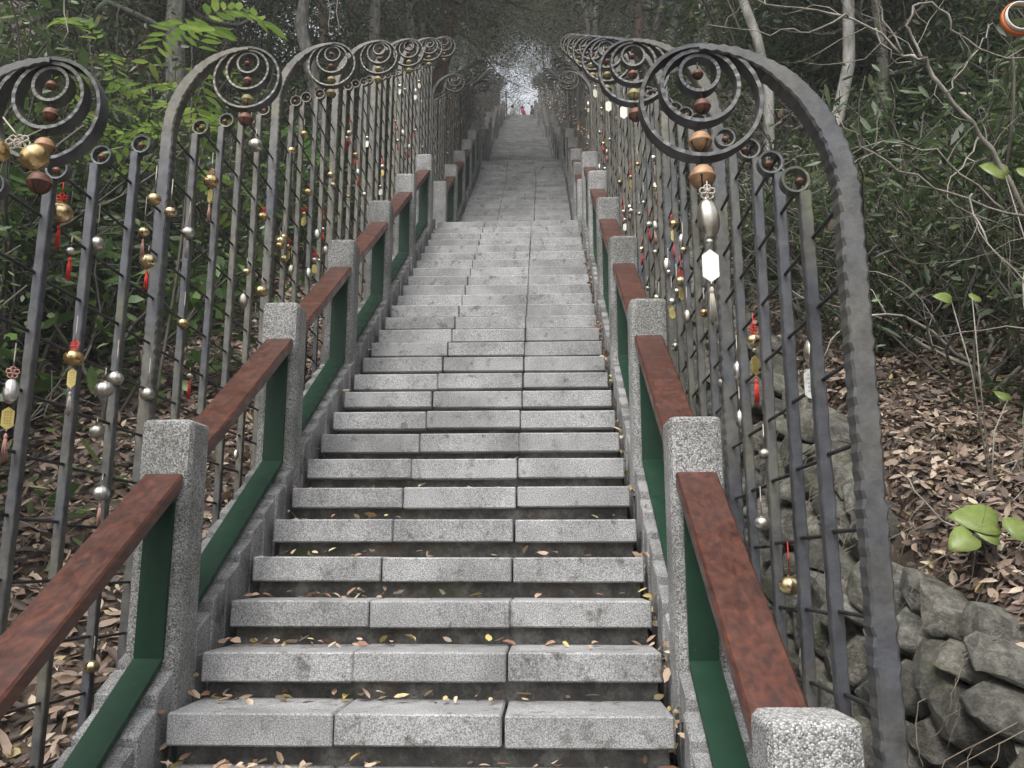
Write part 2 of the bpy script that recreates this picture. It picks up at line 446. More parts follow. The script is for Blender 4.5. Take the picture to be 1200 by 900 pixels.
def build_ground():
    xs = sorted(set([round(q, 3) for q in list(np.arange(-36, -12, 3)) + list(np.arange(-12, -1.7, .3)) + [-1.62, -1.58, -1.0, -.4, .2, .66, .70, .88, 1.10, 1.2, 1.3, 1.4, 1.5] + list(np.arange(1.65, 12, .3)) + list(np.arange(12, 37, 3))]))
    ys = list(np.arange(-14, 0, 1.0)) + list(np.arange(0, 16, .25)) + list(np.arange(16, 60, .6)) + list(np.arange(60, 131, 5))
    mb = MB(); vv = []; ff = []
    for yy in ys:
        for xx in xs:
            xw = xx + C(yy); vv.append((xw, yy, ground(xw, yy)))
    n = len(xs)
    for i in range(len(ys) - 1):
        for j in range(n - 1): ff.append((i*n + j, i*n + j + 1, (i+1)*n + j + 1, (i+1)*n + j))
    mb.add(vv, ff, True)
    return tag(mb.build('ground', M['ground']), 'sloping forest floor covered in brown leaf litter on both sides of the stairs', None, kind='structure')
build_ground()

# ------------------------------------------------------------------ staircase
def chamfer_slab(w, d, h, c=.006):
    mb = MB(); mb.box(-w/2, w/2, 0, d, -h, 0)
    return bevelled(mb.mesh('step_slab', M['granite']), c)
stairs = []
SLAB_H, OVER = .106, .078
SLW = (XR - XL) / 3
slab_meshes = [chamfer_slab(SLW - .006, .34, SLAB_H), chamfer_slab(SLW - .009, .34, SLAB_H - .004), chamfer_slab(SLW - .004, .34, SLAB_H + .002)]
def flight(ys, zs, n0, n1, T, RI, pieces, label):
    root = empty('staircase', (0, ys, zs)); tag(root, label, None, kind='structure')
    mb = MB(); sm = MB()
    for n in range(n0, n1 + 1):
        y = ys + n * T; z = zs + n * RI; cx = C(y)
        # body under the tread: riser under the slab nose, stained and darkened for the shade there
        mb.box(XL + cx + .012, XR + cx - .012, y + OVER - ys, y + OVER + T + .03 - ys, z - RI - .02 - zs, z - SLAB_H + .002 - zs)
        for j in range(3):
            x = XL + SLW * (j + .5) + cx
            if pieces:
                o = link('step_slab', slab_meshes[rng.randrange(3)], root, (x + rng.uniform(-.003, .003), y - ys + rng.uniform(-.006, .006), z - zs + rng.uniform(-.002, .003)))
                o.rotation_euler = (rng.uniform(-.006, .004), rng.uniform(-.003, .003), rng.uniform(-.004, .004))
            else:
                w = SLW / 2 - .003
                sm.box(x - w, x + w, y - ys, y + .34 - ys, z - SLAB_H - zs, z - zs)
    mb.build('riser', M['concrete'], root)
    if not pieces: tag(sm.build('step_slabs', M['granite'], root), kind='stuff')
    return root
flight(3.12, -.517, -7, 26, T0, RI0, True, 'wide flight of granite slab steps nearest the viewer')
for k, (ys, zs) in enumerate(FL):
    flight(ys + TT, zs + RR, 0, 25, TT, RR, k == 0,
           ['second flight of granite steps above the first landing', 'third flight of grey steps further up', 'fourth flight of grey steps far up the slope',
            'fifth flight of grey steps near the top', 'last short-looking flight of steps under the sky opening'][k])
def landing(y0, y1, z, label, pieces=False):
    root = empty('landing', (C((y0+y1)/2), y0, z)); tag(root, label, None, kind='structure')
    MBb = MB(); MBb.box(XL + .01, XR - .01, .06, y1 - y0, -.5, -.10); MBb.build('landing_base', M['concrete'], root)
    rows = max(1, round((y1 - y0) / .42)); d = (y1 - y0) / rows
    for i in range(rows):
        for j in range(3):
            m_ = MB(); m_.box(XL + SLW * j + .003, XL + SLW * (j + 1) - .003, i * d + .003, (i + 1) * d - .003, -.10, 0)
            m_.build('paving_slab', M['granite'], root)
landing(-3.0, 3.12 - 7 * T0 + .02, -.517 - 7 * RI0 - RI0 + .171, 'stone landing at the foot of the stairs where the viewer stands')
landing(F0_TOP[0] + .30, FL[0][0] + TT + .03, F0_TOP[1] - .002, 'stone landing between the first and second flights')
for k, (ys, zs) in enumerate(FL):
    ye = ys + 26 * TT
    landing(ye + .30, ye + (1.1 + TT + .03 if k < N_FL - 1 else 5.0), zs + 26 * RR - .002,
            ['stone landing above the second flight', 'stone landing above the third flight', 'stone landing above the fourth flight', 'stone landing above the fifth flight', 'paved terrace at the very top of the stairs'][k])

# kerb of sloping granite blocks along both sides
BL = .150
def kerb_block_mesh(slope, l):
    mb = MB(); g = .007; st = .034
    mb.shear_box(-.11, .11, g, l - g, -.42, st * .5, -.42 + slope * l, slope * l - st * .5)
    return bevelled(mb.mesh('kerb_block', M['granite_kerb']), .007)
def kerb(side, ys, ye, z_of, slope, pieces, label, name='kerb'):
    x = (XL - .03 - .11) if side < 0 else (XR + .03 + .11)
    root = empty(name, (x, ys, z_of(ys))); tag(root, label, None, kind='structure')
    n = int((ye - ys) / BL)
    me = kerb_block_mesh(slope, BL); big = MB()
    for i in range(n):
        y = ys + i * BL; z = z_of(y) + .055; cx = C(y)
        if pieces:
            o = link('kerb_block', me, root, (cx + rng.uniform(-.008, .008), y - ys, z - z_of(ys) + rng.uniform(-.009, .009)))
            o.rotation_euler = (rng.uniform(-.03, .03), rng.uniform(-.012, .012), rng.uniform(-.02, .02))
        else:
            dz = rng.uniform(-.006, .006) - z_of(ys)
            big.shear_box(cx - .11, cx + .11, y - ys + .003, y - ys + BL - .003, z - .42 + dz, z + dz, z - .42 + slope * BL + dz, z + slope * BL + dz)
    if not pieces: tag(big.build('kerb_blocks', M['granite_kerb'], root), kind='stuff')
zline0 = lambda y: -.517 + SL * (y - 3.12)
for s_, w_ in ((-1, 'left'), (1, 'right')):
    kerb(s_, 1.0, F0_TOP[0] + .1, zline0, SL, True, 'kerb of sloping granite blocks along the %s side of the first flight' % w_)
    for k, (ys, zs) in enumerate(FL):
        kerb(s_, ys, ys + 26 * TT, lambda y, ys=ys, zs=zs: zs + (y - ys) * RR / TT, RR / TT, k == 0,
             'granite kerb along the %s side of the %s flight' % (w_, ['second', 'third', 'fourth', 'fifth', 'last'][k]))

# ------------------------------------------------------------------ stone posts and handrails
def stone_post_mesh():
    mb = MB(); mb.box(-.10, .10, -.10, .10, -1.05, 0)
    me = mb.mesh('stone_post', M['pebble'])
    bm = bmesh.new(); bm.from_mesh(me)
    bmesh.ops.bevel(bm, geom=[e for e in bm.edges if abs(e.verts[0].co.z - e.verts[1].co.z) > .5], offset=.034, segments=2, affect='EDGES', profile=.5)
    bmesh.ops.bevel(bm, geom=[e for e in bm.edges if min(v.co.z for v in e.verts) > -.001], offset=.022, segments=3, affect='EDGES', profile=.5)
    bm.to_mesh(me); bm.free(); me.update(); return me
post_me = stone_post_mesh()
PXL, PXR = XL - .03 - .10, XR + .03 + .10
ORD = ['first', 'second', 'third', 'fourth', 'fifth', 'sixth', 'seventh', 'eighth', 'ninth', 'tenth', 'eleventh', 'twelfth', 'thirteenth', 'fourteenth', 'fifteenth', 'sixteenth', 'seventeenth', 'eighteenth', 'nineteenth', 'twentieth', 'twenty-first', 'twenty-second', 'twenty-third', 'twenty-fourth', 'twenty-fifth']
def rail_proto():
    root = empty('handrail')
    # local frame: origin at the line of noses at the upper post's front face, running down to the lower post's back face
    Lh = 1.10
    mb = MB(); mb.shear_box(-.075, .075, -Lh + .002, -.002, .695 - SL * Lh, .760 - SL * Lh, .695, .760)
    me = bevelled(mb.mesh('wooden_rail', M['wood']), .007); link('wooden_rail', me, root)
    for (ya, yb, za, zb) in ((-.022, -.002, .094, .69), (-Lh + .002, -Lh + .022, .115 - SL * Lh + .012, .69 - SL * Lh)):
        u = MB(); u.box(-.052, .052, ya, yb, za, zb); u.build('green_upright', M['green'], root)
    u = MB(); u.shear_box(-.053, .053, -Lh + .023, -.0225, .085 - SL * (Lh - .023), .112 - SL * (Lh - .023), .085 - SL * .0225, .112 - SL * .0225)
    u.build('green_bottom_bar', M['green'], root)
    return root
rail0 = rail_proto(); rail_used = [False]
def put_rail(x, y, z, label, group):
    o = rail0 if not rail_used[0] else copy_tree(rail0)
    rail_used[0] = True; o.location = (x, y, z)
    retag(o, label=label, group=group); o['category'] = 'handrail'
def post_row(side, ys, n, zf, flight_name, k0):
    x = PXL if side < 0 else PXR; w = 'left' if side < 0 else 'right'
    for i in range(n):
        y = ys + 1.3 * i; cx = C(y)
        o = link('stone_post', post_me, None, (x + cx, y, zf(y) + .90)); o.rotation_euler = (rng.uniform(-.006, .006), rng.uniform(-.006, .006), rng.uniform(-.012, .012))
        near = k0 == 0
        lab = ('%s pebbled stone post from the viewer on the %s of the first flight' % (ORD[i].capitalize(), w)) if near else \
              'pebbled stone handrail post, %s one up on the %s side of the %s flight' % (ORD[i], w, flight_name)
        if k0 > 1: lab = 'small distant stone post, %s one up on the %s of the %s flight' % (ORD[i], w, flight_name)
        tag(o, lab, 'post', 'stone posts along the %s side of the %s flight' % (w, flight_name))
        if i > 0 or near:
            lab = ('red wooden handrail with green frame below the %s stone post, %s side, first flight' % (ORD[i], w)) if near else \
                  'green framed wooden handrail below the %s post on the %s of the %s flight' % (ORD[i], w, flight_name)
            if k0 > 1: lab = 'small distant wooden handrail below the %s post on the %s of the %s flight' % (ORD[i], w, flight_name)
            put_rail(x - .008 * side + cx, y - .10, zf(y - .10), lab, 'handrails along the %s side of the %s flight' % (w, flight_name))
for s_ in (-1, 1):
    post_row(s_, 3.33 - 1.3, 7, zline0, 'first', 0)
    for k, (ys, zs) in enumerate(FL):
        post_row(s_, ys + .25, 6, lambda y, ys=ys, zs=zs: zs + (y - ys) * RR / TT, ['second', 'third', 'fourth', 'fifth', 'last'][k], k + 1)

# ------------------------------------------------------------------ iron fence with ringed posts
BAY, PG = 1.5, .30
ring_rng = random.Random(3)
def ring_mesh(name, r, thick, depth, seg=40, jit=.0025):
    """flat iron band bent to a circle, its axis along the stairs, edges hammered wavy"""
    mb = MB(); vv = []; ff = []
    for k in range(seg):
        t = 2 * math.pi * k / seg
        a = jit * math.sin(2 * math.pi * k * 24 / seg) + ring_rng.uniform(-jit, jit) * .35
        b_ = jit * math.sin(2 * math.pi * k * 24 / seg + 1) * .8 + ring_rng.uniform(-jit, jit) * .35
        for (rr, yy) in ((r, -depth/2 + a), (r - thick, -depth/2 + a + .001), (r - thick + b_*.3, depth/2 + b_), (r, depth/2 + b_)):
            vv.append((rr * math.cos(t), yy, rr * math.sin(t)))
    for k in range(seg):
        q = (k + 1) % seg
        for j in range(4):
            i2 = (j + 1) % 4
            ff.append((k*4 + j, q*4 + j, q*4 + i2, k*4 + i2))
    mb.add(vv, ff); return mb.mesh(name, M['iron'])
RB, RM, RS = .157, .103, .054
RING_Z = 2.335
ring_big, ring_mid, ring_small = ring_mesh('ring', RB, .010, .048, 96, .0010), ring_mesh('ring', RM, .010, .044, 84, .0008), ring_mesh('ring', RS, .009, .040, 60, .0005)
ring_tiny = ring_mesh('ring', .040, .007, .034, 30, .0004)
def bar_sweep(path, depth, jit):
    """path: (x, z, nx, nz, halfwidth); a bar with lightly hammered edges"""
    mb = MB(); vv = []; ff = []
    for i, (x, z, nx, nz, hw) in enumerate(path):
        w = hw + (jit if i % 2 else -jit) * .6 + ring_rng.uniform(-jit, jit) * .5
        d0 = -depth/2; c = .16 * hw + ring_rng.uniform(0, jit)
        for (q, yy) in ((-w, d0 + c), (-w + c, d0), (w - c, d0), (w, d0 + c), (w, depth/2), (-w, depth/2)):
            vv.append((x + nx * q, yy, z + nz * q))
    n = 6
    for i in range(len(path) - 1):
        for j in range(n):
            k = (j + 1) % n; ff.append((i*n + j, i*n + k, (i+1)*n + k, (i+1)*n + j))
    ff.append(tuple(range(n))[::-1]); ff.append(tuple(range((len(path)-1)*n, len(path)*n)))
    mb.add(vv, ff); return mb
def arched_post_mesh(sgn):
    a, b = .355, .43; zc = RING_Z + RB - .012 - b
    path = []; z = -.75
    while z < zc - .02: path.append((0, z, 1, 0, .029)); z += .022
    for i in range(37):
        t = math.pi / 2 * i / 36
        x = -a + a * math.cos(t); zz = zc + b * math.sin(t)
        nx, nz = math.cos(t) / a, math.sin(t) / b; l = math.hypot(nx, nz)
        path.append((x, zz, nx / l, nz / l, .029 * (1 - .72 * max(0, (i - 12) / 24) ** 1.2)))
    path = [(x * sgn, z, nx * sgn, nz, hw) for (x, z, nx, nz, hw) in path]
    return bar_sweep(path, .054, .0030).mesh('arched_post', M['iron'])
PICK_TOP = 2.02
def picket_mesh():
    path = []; z = -.75
    while z < PICK_TOP: path.append((0, z, 1, 0, .0168)); z += .04
    path.append((0, PICK_TOP, 1, 0, .0168))
    return bar_sweep(path, .032, .0013).mesh('picket', M['iron'])
post_arch = {1: arched_post_mesh(1), -1: arched_post_mesh(-1)}
picket_me = picket_mesh()
def rod_mesh():
    mb = MB(); mb.tube([(0, -.004, 0), (0, PG + .004, 0)], .0060, 5); return mb.mesh('rod', M['rod'])
rod_me = rod_mesh()
RODZ = [-.28 + .205 * i for i in range(12)]
def rods_mesh():
    mb = MB()
    for g in range(5):
        for zr in RODZ:
            z = zr + SL * PG * (g + .5)
            mb.tube([(0, g * PG, z), (0, g * PG + PG, z)], .0062, 4, caps=False)
    return mb.mesh('rods', M['rod'])
rods_me = rods_mesh()
def panel(sgn, loc, label, group, single_rods, last=False):
    """one bay: arched post with three nested rings, four ringed pickets and the thin rods"""
    root = empty('fence_panel', loc); tag(root, label, 'fence', group)
    p = link('arched_post', post_arch[sgn], root)
    for me, r in ((ring_big, RB), (ring_mid, RM), (ring_small, RS)):
        link('ring', me, p, (-.355 * sgn, (.0, .004, .008)[(r < RB) + (r < RM)], RING_Z + RB - r - (.0, .011, .022)[(r < RB) + (r < RM)]))
    for i in range(1, 5):
        y = PG * i
        k = link('picket', picket_me, root, (0, y, SL * y))
        k.rotation_euler = (0, rng.uniform(-.006, .006), 0)
        link('ring', ring_tiny, k, (-.026 * sgn, 0, PICK_TOP + .034))
    if not last:
        if single_rods:
            for g in range(5):
                for q, zr in enumerate(RODZ):
                    if g == 4 and q == 11: continue
                    link('rod', rod_me, root, (0, g * PG, zr + SL * PG * (g + .5)))
        else:
            tag(link('rods', rods_me, root), kind='stuff')
    return root
BELL_SPOTS = []        # where bells hang in the rings of the posts
def fence_group(sgn, y0, n, zf, k):
    fx = FXR if sgn > 0 else FXL; w = 'right' if sgn > 0 else 'left'
    for j in range(n):
        y = y0 + BAY * j; z = zf(y); x = fx + C(y)
        if k == 0:
            jj = j
            if j == 0: lab = 'iron fence panel with ringed arched post, %s' % ('largest, right of the stairs nearest the viewer' if sgn > 0 else 'cut by the left edge of the picture')
            else: lab = 'iron fence panel, %s ringed arched post from the viewer on the %s' % (ORD[j], w)
        else: lab = '%s distant ringed iron fence panel up, %s side of the %s flight' % (ORD[j], w, ['', 'second', 'third', 'fourth', 'fifth', 'last'][k])
        panel(sgn, (x, y, z), lab, 'fence panels on the %s side beside flight group %s' % (w, ['one', 'two', 'three', 'four', 'five', 'six'][k]), k == 0 and j < 4, False)
        if k < 3: BELL_SPOTS.append((sgn, k, j, x, y, z))
for sgn, yl in ((-1, 2.22), (1, 2.10)):
    fence_group(sgn, yl, 7, zline0, 0)
    if sgn < 0: panel(-1, (FXL, yl - BAY, zline0(yl - BAY)), 'iron fence panel left of the viewer, mostly outside the picture', 'fence panels on the left side beside flight group one', True)
    for k, (ys, zs) in enumerate(FL):
        fence_group(sgn, ys + 1.5, 5, lambda y, ys=ys, zs=zs: zs + (y - ys) * SL, k + 1)

# ------------------------------------------------------------------ bells and charms
def jingle_mesh(r, mname):
    prof = [(.02*r, -r)] + [(r * math.cos(R_(a)), r * math.sin(R_(a))) for a in (-78, -62, -45, -28, -10)] + \
           [(1.07*r, -.07*r), (1.07*r, .02*r), (1.0*r, .05*r)] + [(r * math.cos(R_(a)), r * math.sin(R_(a))) for a in (18, 38, 58, 76)] + [(.03*r, r)]
    mb = MB(); mb.lathe(prof, 18); return mb.mesh('bell', M[mname])
def slot_mesh(r):
    """two crossing slits round the lower half, with a round hole at each end"""
    mb = MB(); q = r * 1.006
    for ax in (0, 1):
        vv = []; ff = []; N_ = 14
        for i in range(N_ + 1):
            a = R_(-168 + 156 * i / N_)
            for h in (-.055 * r, .055 * r):
                x, z = q * math.cos(a), q * math.sin(a)
                vv.append((h, x, z) if ax == 0 else (x, h, z))
        for i in range(N_): ff.append((2*i, 2*i+1, 2*i+3, 2*i+2))
        mb.add(vv, ff)
    for t in range(4):
        a = t * math.pi / 2; el = R_(-14)
        c = Vector((math.cos(a) * math.cos(el), math.sin(a) * math.cos(el), math.sin(el)))
        u = Vector((-math.sin(a), math.cos(a), 0)); w = c.cross(u)
        mb.add([c * r * 1.012 + (u * math.cos(k * math.pi / 4) + w * math.sin(k * math.pi / 4)) * .12 * r for k in range(8)], [tuple(range(8))])
    return mb.mesh('slot', M['slot'])
def jingle(name_mat, r):
    o = empty('jingle_bell'); b = link('bell', jingle_mesh(r, name_mat), o, (0, 0, 0)); link('slot', slot_mesh(r), b)
    lp = MB(); lp.tube([(0, 0, r * .98), (0, 0, r * 1.0 + .02)], .0022, 5); lp.build('hanging_loop', M['rod'], o)
    return o
JB = {}
for mn in ('rust', 'tan', 'moss_bell'):
    for r in (.014, .021, .028, .032): JB[(mn, r)] = None
def put_jingle(mn, r, loc, label, group, rz=None):
    if JB[(mn, r)] is None: o = JB[(mn, r)] = jingle(mn, r)
    else: o = copy_tree(JB[(mn, r)])
    o.location = loc; o.rotation_euler = (0, 0, rng.uniform(-.9, .9) if rz is None else rz)
    retag(o, label=label, group=group); o['category'] = 'bell'
tiny_me = jingle_mesh(.0135, 'rust')
brng = random.Random(11)
for (sgn, k, j, x, y, z) in BELL_SPOTS:
    w = 'right' if sgn > 0 else 'left'
    bx = x - .355 * sgn; zt = z + RING_Z + RB
    if k == 0:
        pn = {0: 'nearest', 1: 'second', 2: 'third', 3: 'fourth', 4: 'fifth', 5: 'sixth', 6: 'seventh'}[j]
        spec = [('rust', .014, zt - .078, 'small rusty round bell in the innermost ring of the %s arched post, %s fence'),
                ('rust', .021, zt - .168, 'rust brown round bell in the middle ring of the %s arched post, %s fence'),
                (('tan' if j == 0 else 'moss_bell'), .028, zt - .266, 'pale slotted round bell in the largest ring of the %s arched post, %s fence'),
                ((('tan' if sgn > 0 else 'rust') if j == 0 else ('rust' if j == 1 else 'moss_bell')), .032, zt - .362, 'big slotted round bell below the rings of the %s arched post, %s fence')]
        for (mn, r, zz, lab) in spec:
            if sgn < 0 and j == 0 and r == .032: zz -= .01
            put_jingle(mn, r, (bx + brng.uniform(-.006, .006), y - .004, zz), lab % (pn, w), 'round bells in the rings of the %s fence' % w, brng.uniform(-.5, .5))
        for i in range(1, 5):
            o = link('jingle_bell', tiny_me, None, (x - .026 * sgn + brng.uniform(-.005, .005), y + PG * i, z + SL * PG * i + PICK_TOP + .032))
            tag(o, 'tiny rusty bell topping the %s picket after the %s arched post, %s fence' % (ORD[i - 1], pn, w), 'bell', 'tiny bells in the picket rings of the %s fence' % w)
    else:
        put_jingle('moss_bell', .028, (bx, y, zt - .262), 'small dull bell in the %s distant ringed arch up, %s side of the %s flight' % (ORD[j], w, ['', 'second', 'third'][k]), 'bells in distant arches')

def knot_mesh(m):
    mb = MB()
    for a in range(5):
        t = a * 2 * math.pi / 5 + .3; cx, cz = .011 * math.cos(t), .011 * math.sin(t)
        mb.tube([(cx + .0085 * math.cos(q * math.pi / 4), .002 * (-1) ** q, cz + .0085 * math.sin(q * math.pi / 4)) for q in range(9)], .0024, 4, caps=False)
    return mb.mesh('knot', m)
def tassel_mesh(m, l=.085):
    mb = MB(); mb.lathe([(.002, .0), (.0052, -.004), (.0058, -.012), (.0045, -.016)], 8)
    for i in range(14):
        a = i * 2.4; r = .0085 * math.sqrt((i + .5) / 14)
        x, y = r * math.cos(a), r * math.sin(a)
        mb.tube([(x * .4, y * .4, -.014), (x * .8, y * .8, -l * .5), (x + rng.uniform(-.003, .003), y + rng.uniform(-.003, .003), -l - rng.uniform(-.006, .006))], .0019, 3)
    return mb.mesh('tassel', m)
def tag_mesh(m, w=.036, h=.075):
    mb = MB(); t = .0012
    p = [(0, h/2), (w/2, h*.32), (w/2, -h*.32), (0, -h/2), (-w/2, -h*.32), (-w/2, h*.32)]
    vv = [(x, -t, z) for x, z in p] + [(x, t, z) for x, z in p]
    mb.add(vv, [(0, 1, 2, 3, 4, 5), (11, 10, 9, 8, 7, 6)] + [(i, i + 6, (i + 1) % 6 + 6, (i + 1) % 6) for i in range(6)])
    return mb.mesh('tag', m)
def print_mesh(w=.036, h=.075):
    mb = MB()
    for cx in (-.008, 0, .008):
        for i in range(5):
            z = .018 - i * .009
            for q in range(2):
                mb.add([(cx - .0024, -.0016, z + q*.003), (cx + .0024, -.0016, z + q*.003), (cx + .0024, -.0016, z + q*.003 + .0012), (cx - .0024, -.0016, z + q*.003 + .0012)], [(0, 1, 2, 3)])
    return mb.mesh('print', M['ink'])
def pumpkin_mesh(m, w, hr):
    """ribbed bell of eight lobes"""
    r = w / 2; h = r * hr
    prof = [(.12*r, -h), (.45*r, -.93*h), (.78*r, -.68*h), (.96*r, -.30*h), (1.0*r, .05*h), (.94*r, .38*h), (.74*r, .72*h), (.42*r, .95*h), (.14*r, 1.0*h), (.12*r, 1.10*h)]
    mb = MB(); mb.lathe(prof, 32, lambda k, n: 1 - .75 * (1 - math.cos(math.pi / 8) / math.cos((k % 4) * math.pi / 16 - math.pi / 8)) ); return mb.mesh('bell', m)
def bell_slot(m, w, hr):
    r = w / 2; h = r * hr; mb = MB(); vv = []; ff = []
    for i in range(11):
        a = R_(-160 + 140 * i / 10)
        for q in (-.045 * r, .045 * r): vv.append((math.cos(a) * r * 1.02, q, math.sin(a) * h * 1.02))
    for i in range(10): ff.append((2*i, 2*i+1, 2*i+3, 2*i+2))
    mb.add(vv, ff); return mb.mesh('slot', m)
PM = {}
def cached(key, fn):
    if key not in PM: PM[key] = fn()
    return PM[key]
SHAPE = {'gold': ('gold', .80), 'silver': ('silver', .84), 'oval': ('silver', 1.75), 'goldoval': ('gold', 1.6)}
WORDS = {'gold': 'gold ribbed bell', 'silver': 'silver ribbed bell', 'oval': 'silver elongated bell', 'goldoval': 'gold elongated bell'}
CHARMS = [0]
def charm(kind, w, loc, label, group, cord='pale_cord', cordl=.07, knot=None, tg=None, tassel=None, bead=False, simple=False, tw=.036):
    """hangs from loc + bell half height + cord; loc is the bell's centre"""
    mname, hr = SHAPE[kind]
    qw = max(.03, round(w / .008) * .008)
    h = qw / 2 * hr
    root = empty('bell_charm', loc, rng.uniform(-.6, .6)); tag(root, label, 'bell', group)
    b = link('bell', cached(('b', kind, qw), lambda: pumpkin_mesh(M[mname], qw, hr)), root)
    b.rotation_euler = (rng.uniform(-.12, .12), rng.uniform(-.15, .15), 0)
    if not simple: link('slot', cached(('s', kind, qw), lambda: bell_slot(M['slot'], qw, hr)), b)
    c = link('cord', cached(('c', cord), lambda: (lambda m_: (m_.tube([(0, 0, 0), (.0, 0, .5), (0, 0, 1)], .0018, 4), m_.mesh('cord', M[cord]))[1])(MB())), root, (0, 0, h))
    c.scale = (1, 1, cordl)
    if knot: link('knot', cached(('k', knot), lambda: knot_mesh(M[knot])), root, (0, 0, h + .020))
    z = -h
    if bead:
        link('bead', cached(('bead',), lambda: (lambda m_: (m_.lathe([(.003, -.009), (.009, -.004), (.0105, 0), (.009, .004), (.003, .009)], 10), m_.mesh('bead', M['silver']))[1])(MB())), root, (0, 0, z - .012)); z -= .022
    if tg:
        k = tw / .036
        t = link('tag', cached(('t', tg), lambda: tag_mesh(M[tg])), root, (0, 0, z - .042 * k - .004)); t.scale = (k, 1, k)
        if not simple and tg != 'tag_white': link('print', cached(('p',), print_mesh), t)
        z -= .083 * k
    if tassel:
        s2 = link('tassel', cached(('ts', tassel), lambda: tassel_mesh(M[tassel])), root, (0, 0, z - .012))
        l2 = link('cord', cached(('c', tassel), lambda: (lambda m_: (m_.tube([(0, 0, 0), (.0, 0, .5), (0, 0, 1)], .0018, 4), m_.mesh('cord', M[tassel]))[1])(MB())), root, (0, 0, z - .014)); l2.scale = (1, 1, .02)
    CHARMS[0] += 1
    return root
used_labels = {}
def place(sgn, y, z, w, kind, extra_words='', dx=0.0, **kw):
    side = 'right' if sgn > 0 else 'left'
    y0 = 2.10 if sgn > 0 else 2.22
    b = int(math.floor((y - y0) / BAY)); g = int((y - y0 - b * BAY) / PG)
    hh = z - zline0(y)
    lev = 'near the picket tops' if hh > 1.6 else 'above handrail height' if hh > .95 else 'at handrail height' if hh > .55 else 'low down'
    lab = '%s%s %s, %s gap of %s %s panel' % (WORDS[kind], extra_words if len(extra_words.split()) < 5 else ' '.join([''] + extra_words.split()[:4]).rstrip(',').replace(' and', ''), lev, ORD[g], ORD[max(0, b)], side)
    n = used_labels[lab] = used_labels.get(lab, 0) + 1
    if n > 1: lab = lab.replace(WORDS[kind], ['', '', 'second ', 'third ', 'fourth ', 'fifth ', 'sixth ', 'seventh '][min(n, 7)] + WORDS[kind])
    x = (FXR if sgn > 0 else FXL) + C(y) + dx
    # hang from the next rod above
    zr0 = zline0(y0 + b * BAY) + SL * PG * (g + .5)
    up = [zr0 + q for q in RODZ if zr0 + q > z + .035]
    cl = min(.16, (min(up) - z)) if up else .08
    h = max(.03, round(w / .008) * .008) / 2 * SHAPE[kind][1]
    return charm(kind, w, (x, y, z), lab, 'bells and charms hung on the %s fence' % side, cordl=max(.02, cl - h), **kw)

LEFT = [(2.89,1.21,.091,'gold',dict(knot='red_cord', cord='red_cord', tassel='red_cord', extra_words=' with red knot')), (3.15,1.19,.062,'silver',{}), (3.59,1.56,.064,'gold',{}), (3.69,1.54,.058,'gold',dict(dx=.05)),
 (3.52,1.38,.048,'gold',dict(tassel='pink_cord', extra_words=' with pink tassel')), (3.58,1.27,.07,'gold',dict(tassel='red_cord', extra_words=' with bright red tassel')), (2.98,1.10,.022,'silver',dict(tassel='red_cord', extra_words=' with red tassel')),
 (3.97,1.55,.062,'silver',dict(tassel='pale_cord')), (4.2,1.92,.084,'gold',dict(knot='pink_cord', tg='tag_gold', tassel='pink_cord', extra_words=' with tag and faded tassel')), (4.82,2.43,.087,'silver',{}),
 (5.03,2.06,.068,'gold',dict(knot='red_cord', cord='red_cord', extra_words=' with red knot')), (5.4,2.04,.073,'gold',dict(cord='pink_cord')), (5.53,2.74,.064,'gold',{}), (5.97,2.63,.062,'gold',dict(cord='red_cord')), (6.59,3.05,.062,'gold',{}),
 (6.27,2.42,.045,'oval',{}), (6.53,2.39,.04,'oval',{}), (3.07,.72,.072,'gold',dict(knot='red_cord', tg='tag_gold', tassel='pale_cord', extra_words=' with tag and pale tassel')), (3.39,.71,.062,'silver',{}), (3.31,.65,.073,'silver',{}),
 (3.68,.7,.063,'silver',{}), (2.72,.53,.05,'oval',dict(knot='pink_cord', tg='tag_gold', tassel='pink_cord', extra_words=' with tag and pink tassel')), (3.28,.48,.059,'silver',{}), (3.36,.25,.06,'silver',dict(tassel='pink_cord')), (3.41,-.4,.058,'gold',{}),
 (3.99,1.1,.057,'gold',{}), (4.11,.87,.033,'silver',dict(cord='pink_cord', tassel='red_cord', extra_words=' with red tassel')), (4.78,1.45,.044,'oval',{}), (5.08,1.6,.078,'gold',{}), (4.99,1.38,.041,'silver',{}), (4.81,.57,.029,'oval',{}),
 (5.65,1.93,.041,'oval',{}), (6.09,2.05,.05,'oval',{}), (4.8,1.63,.044,'gold',{})]
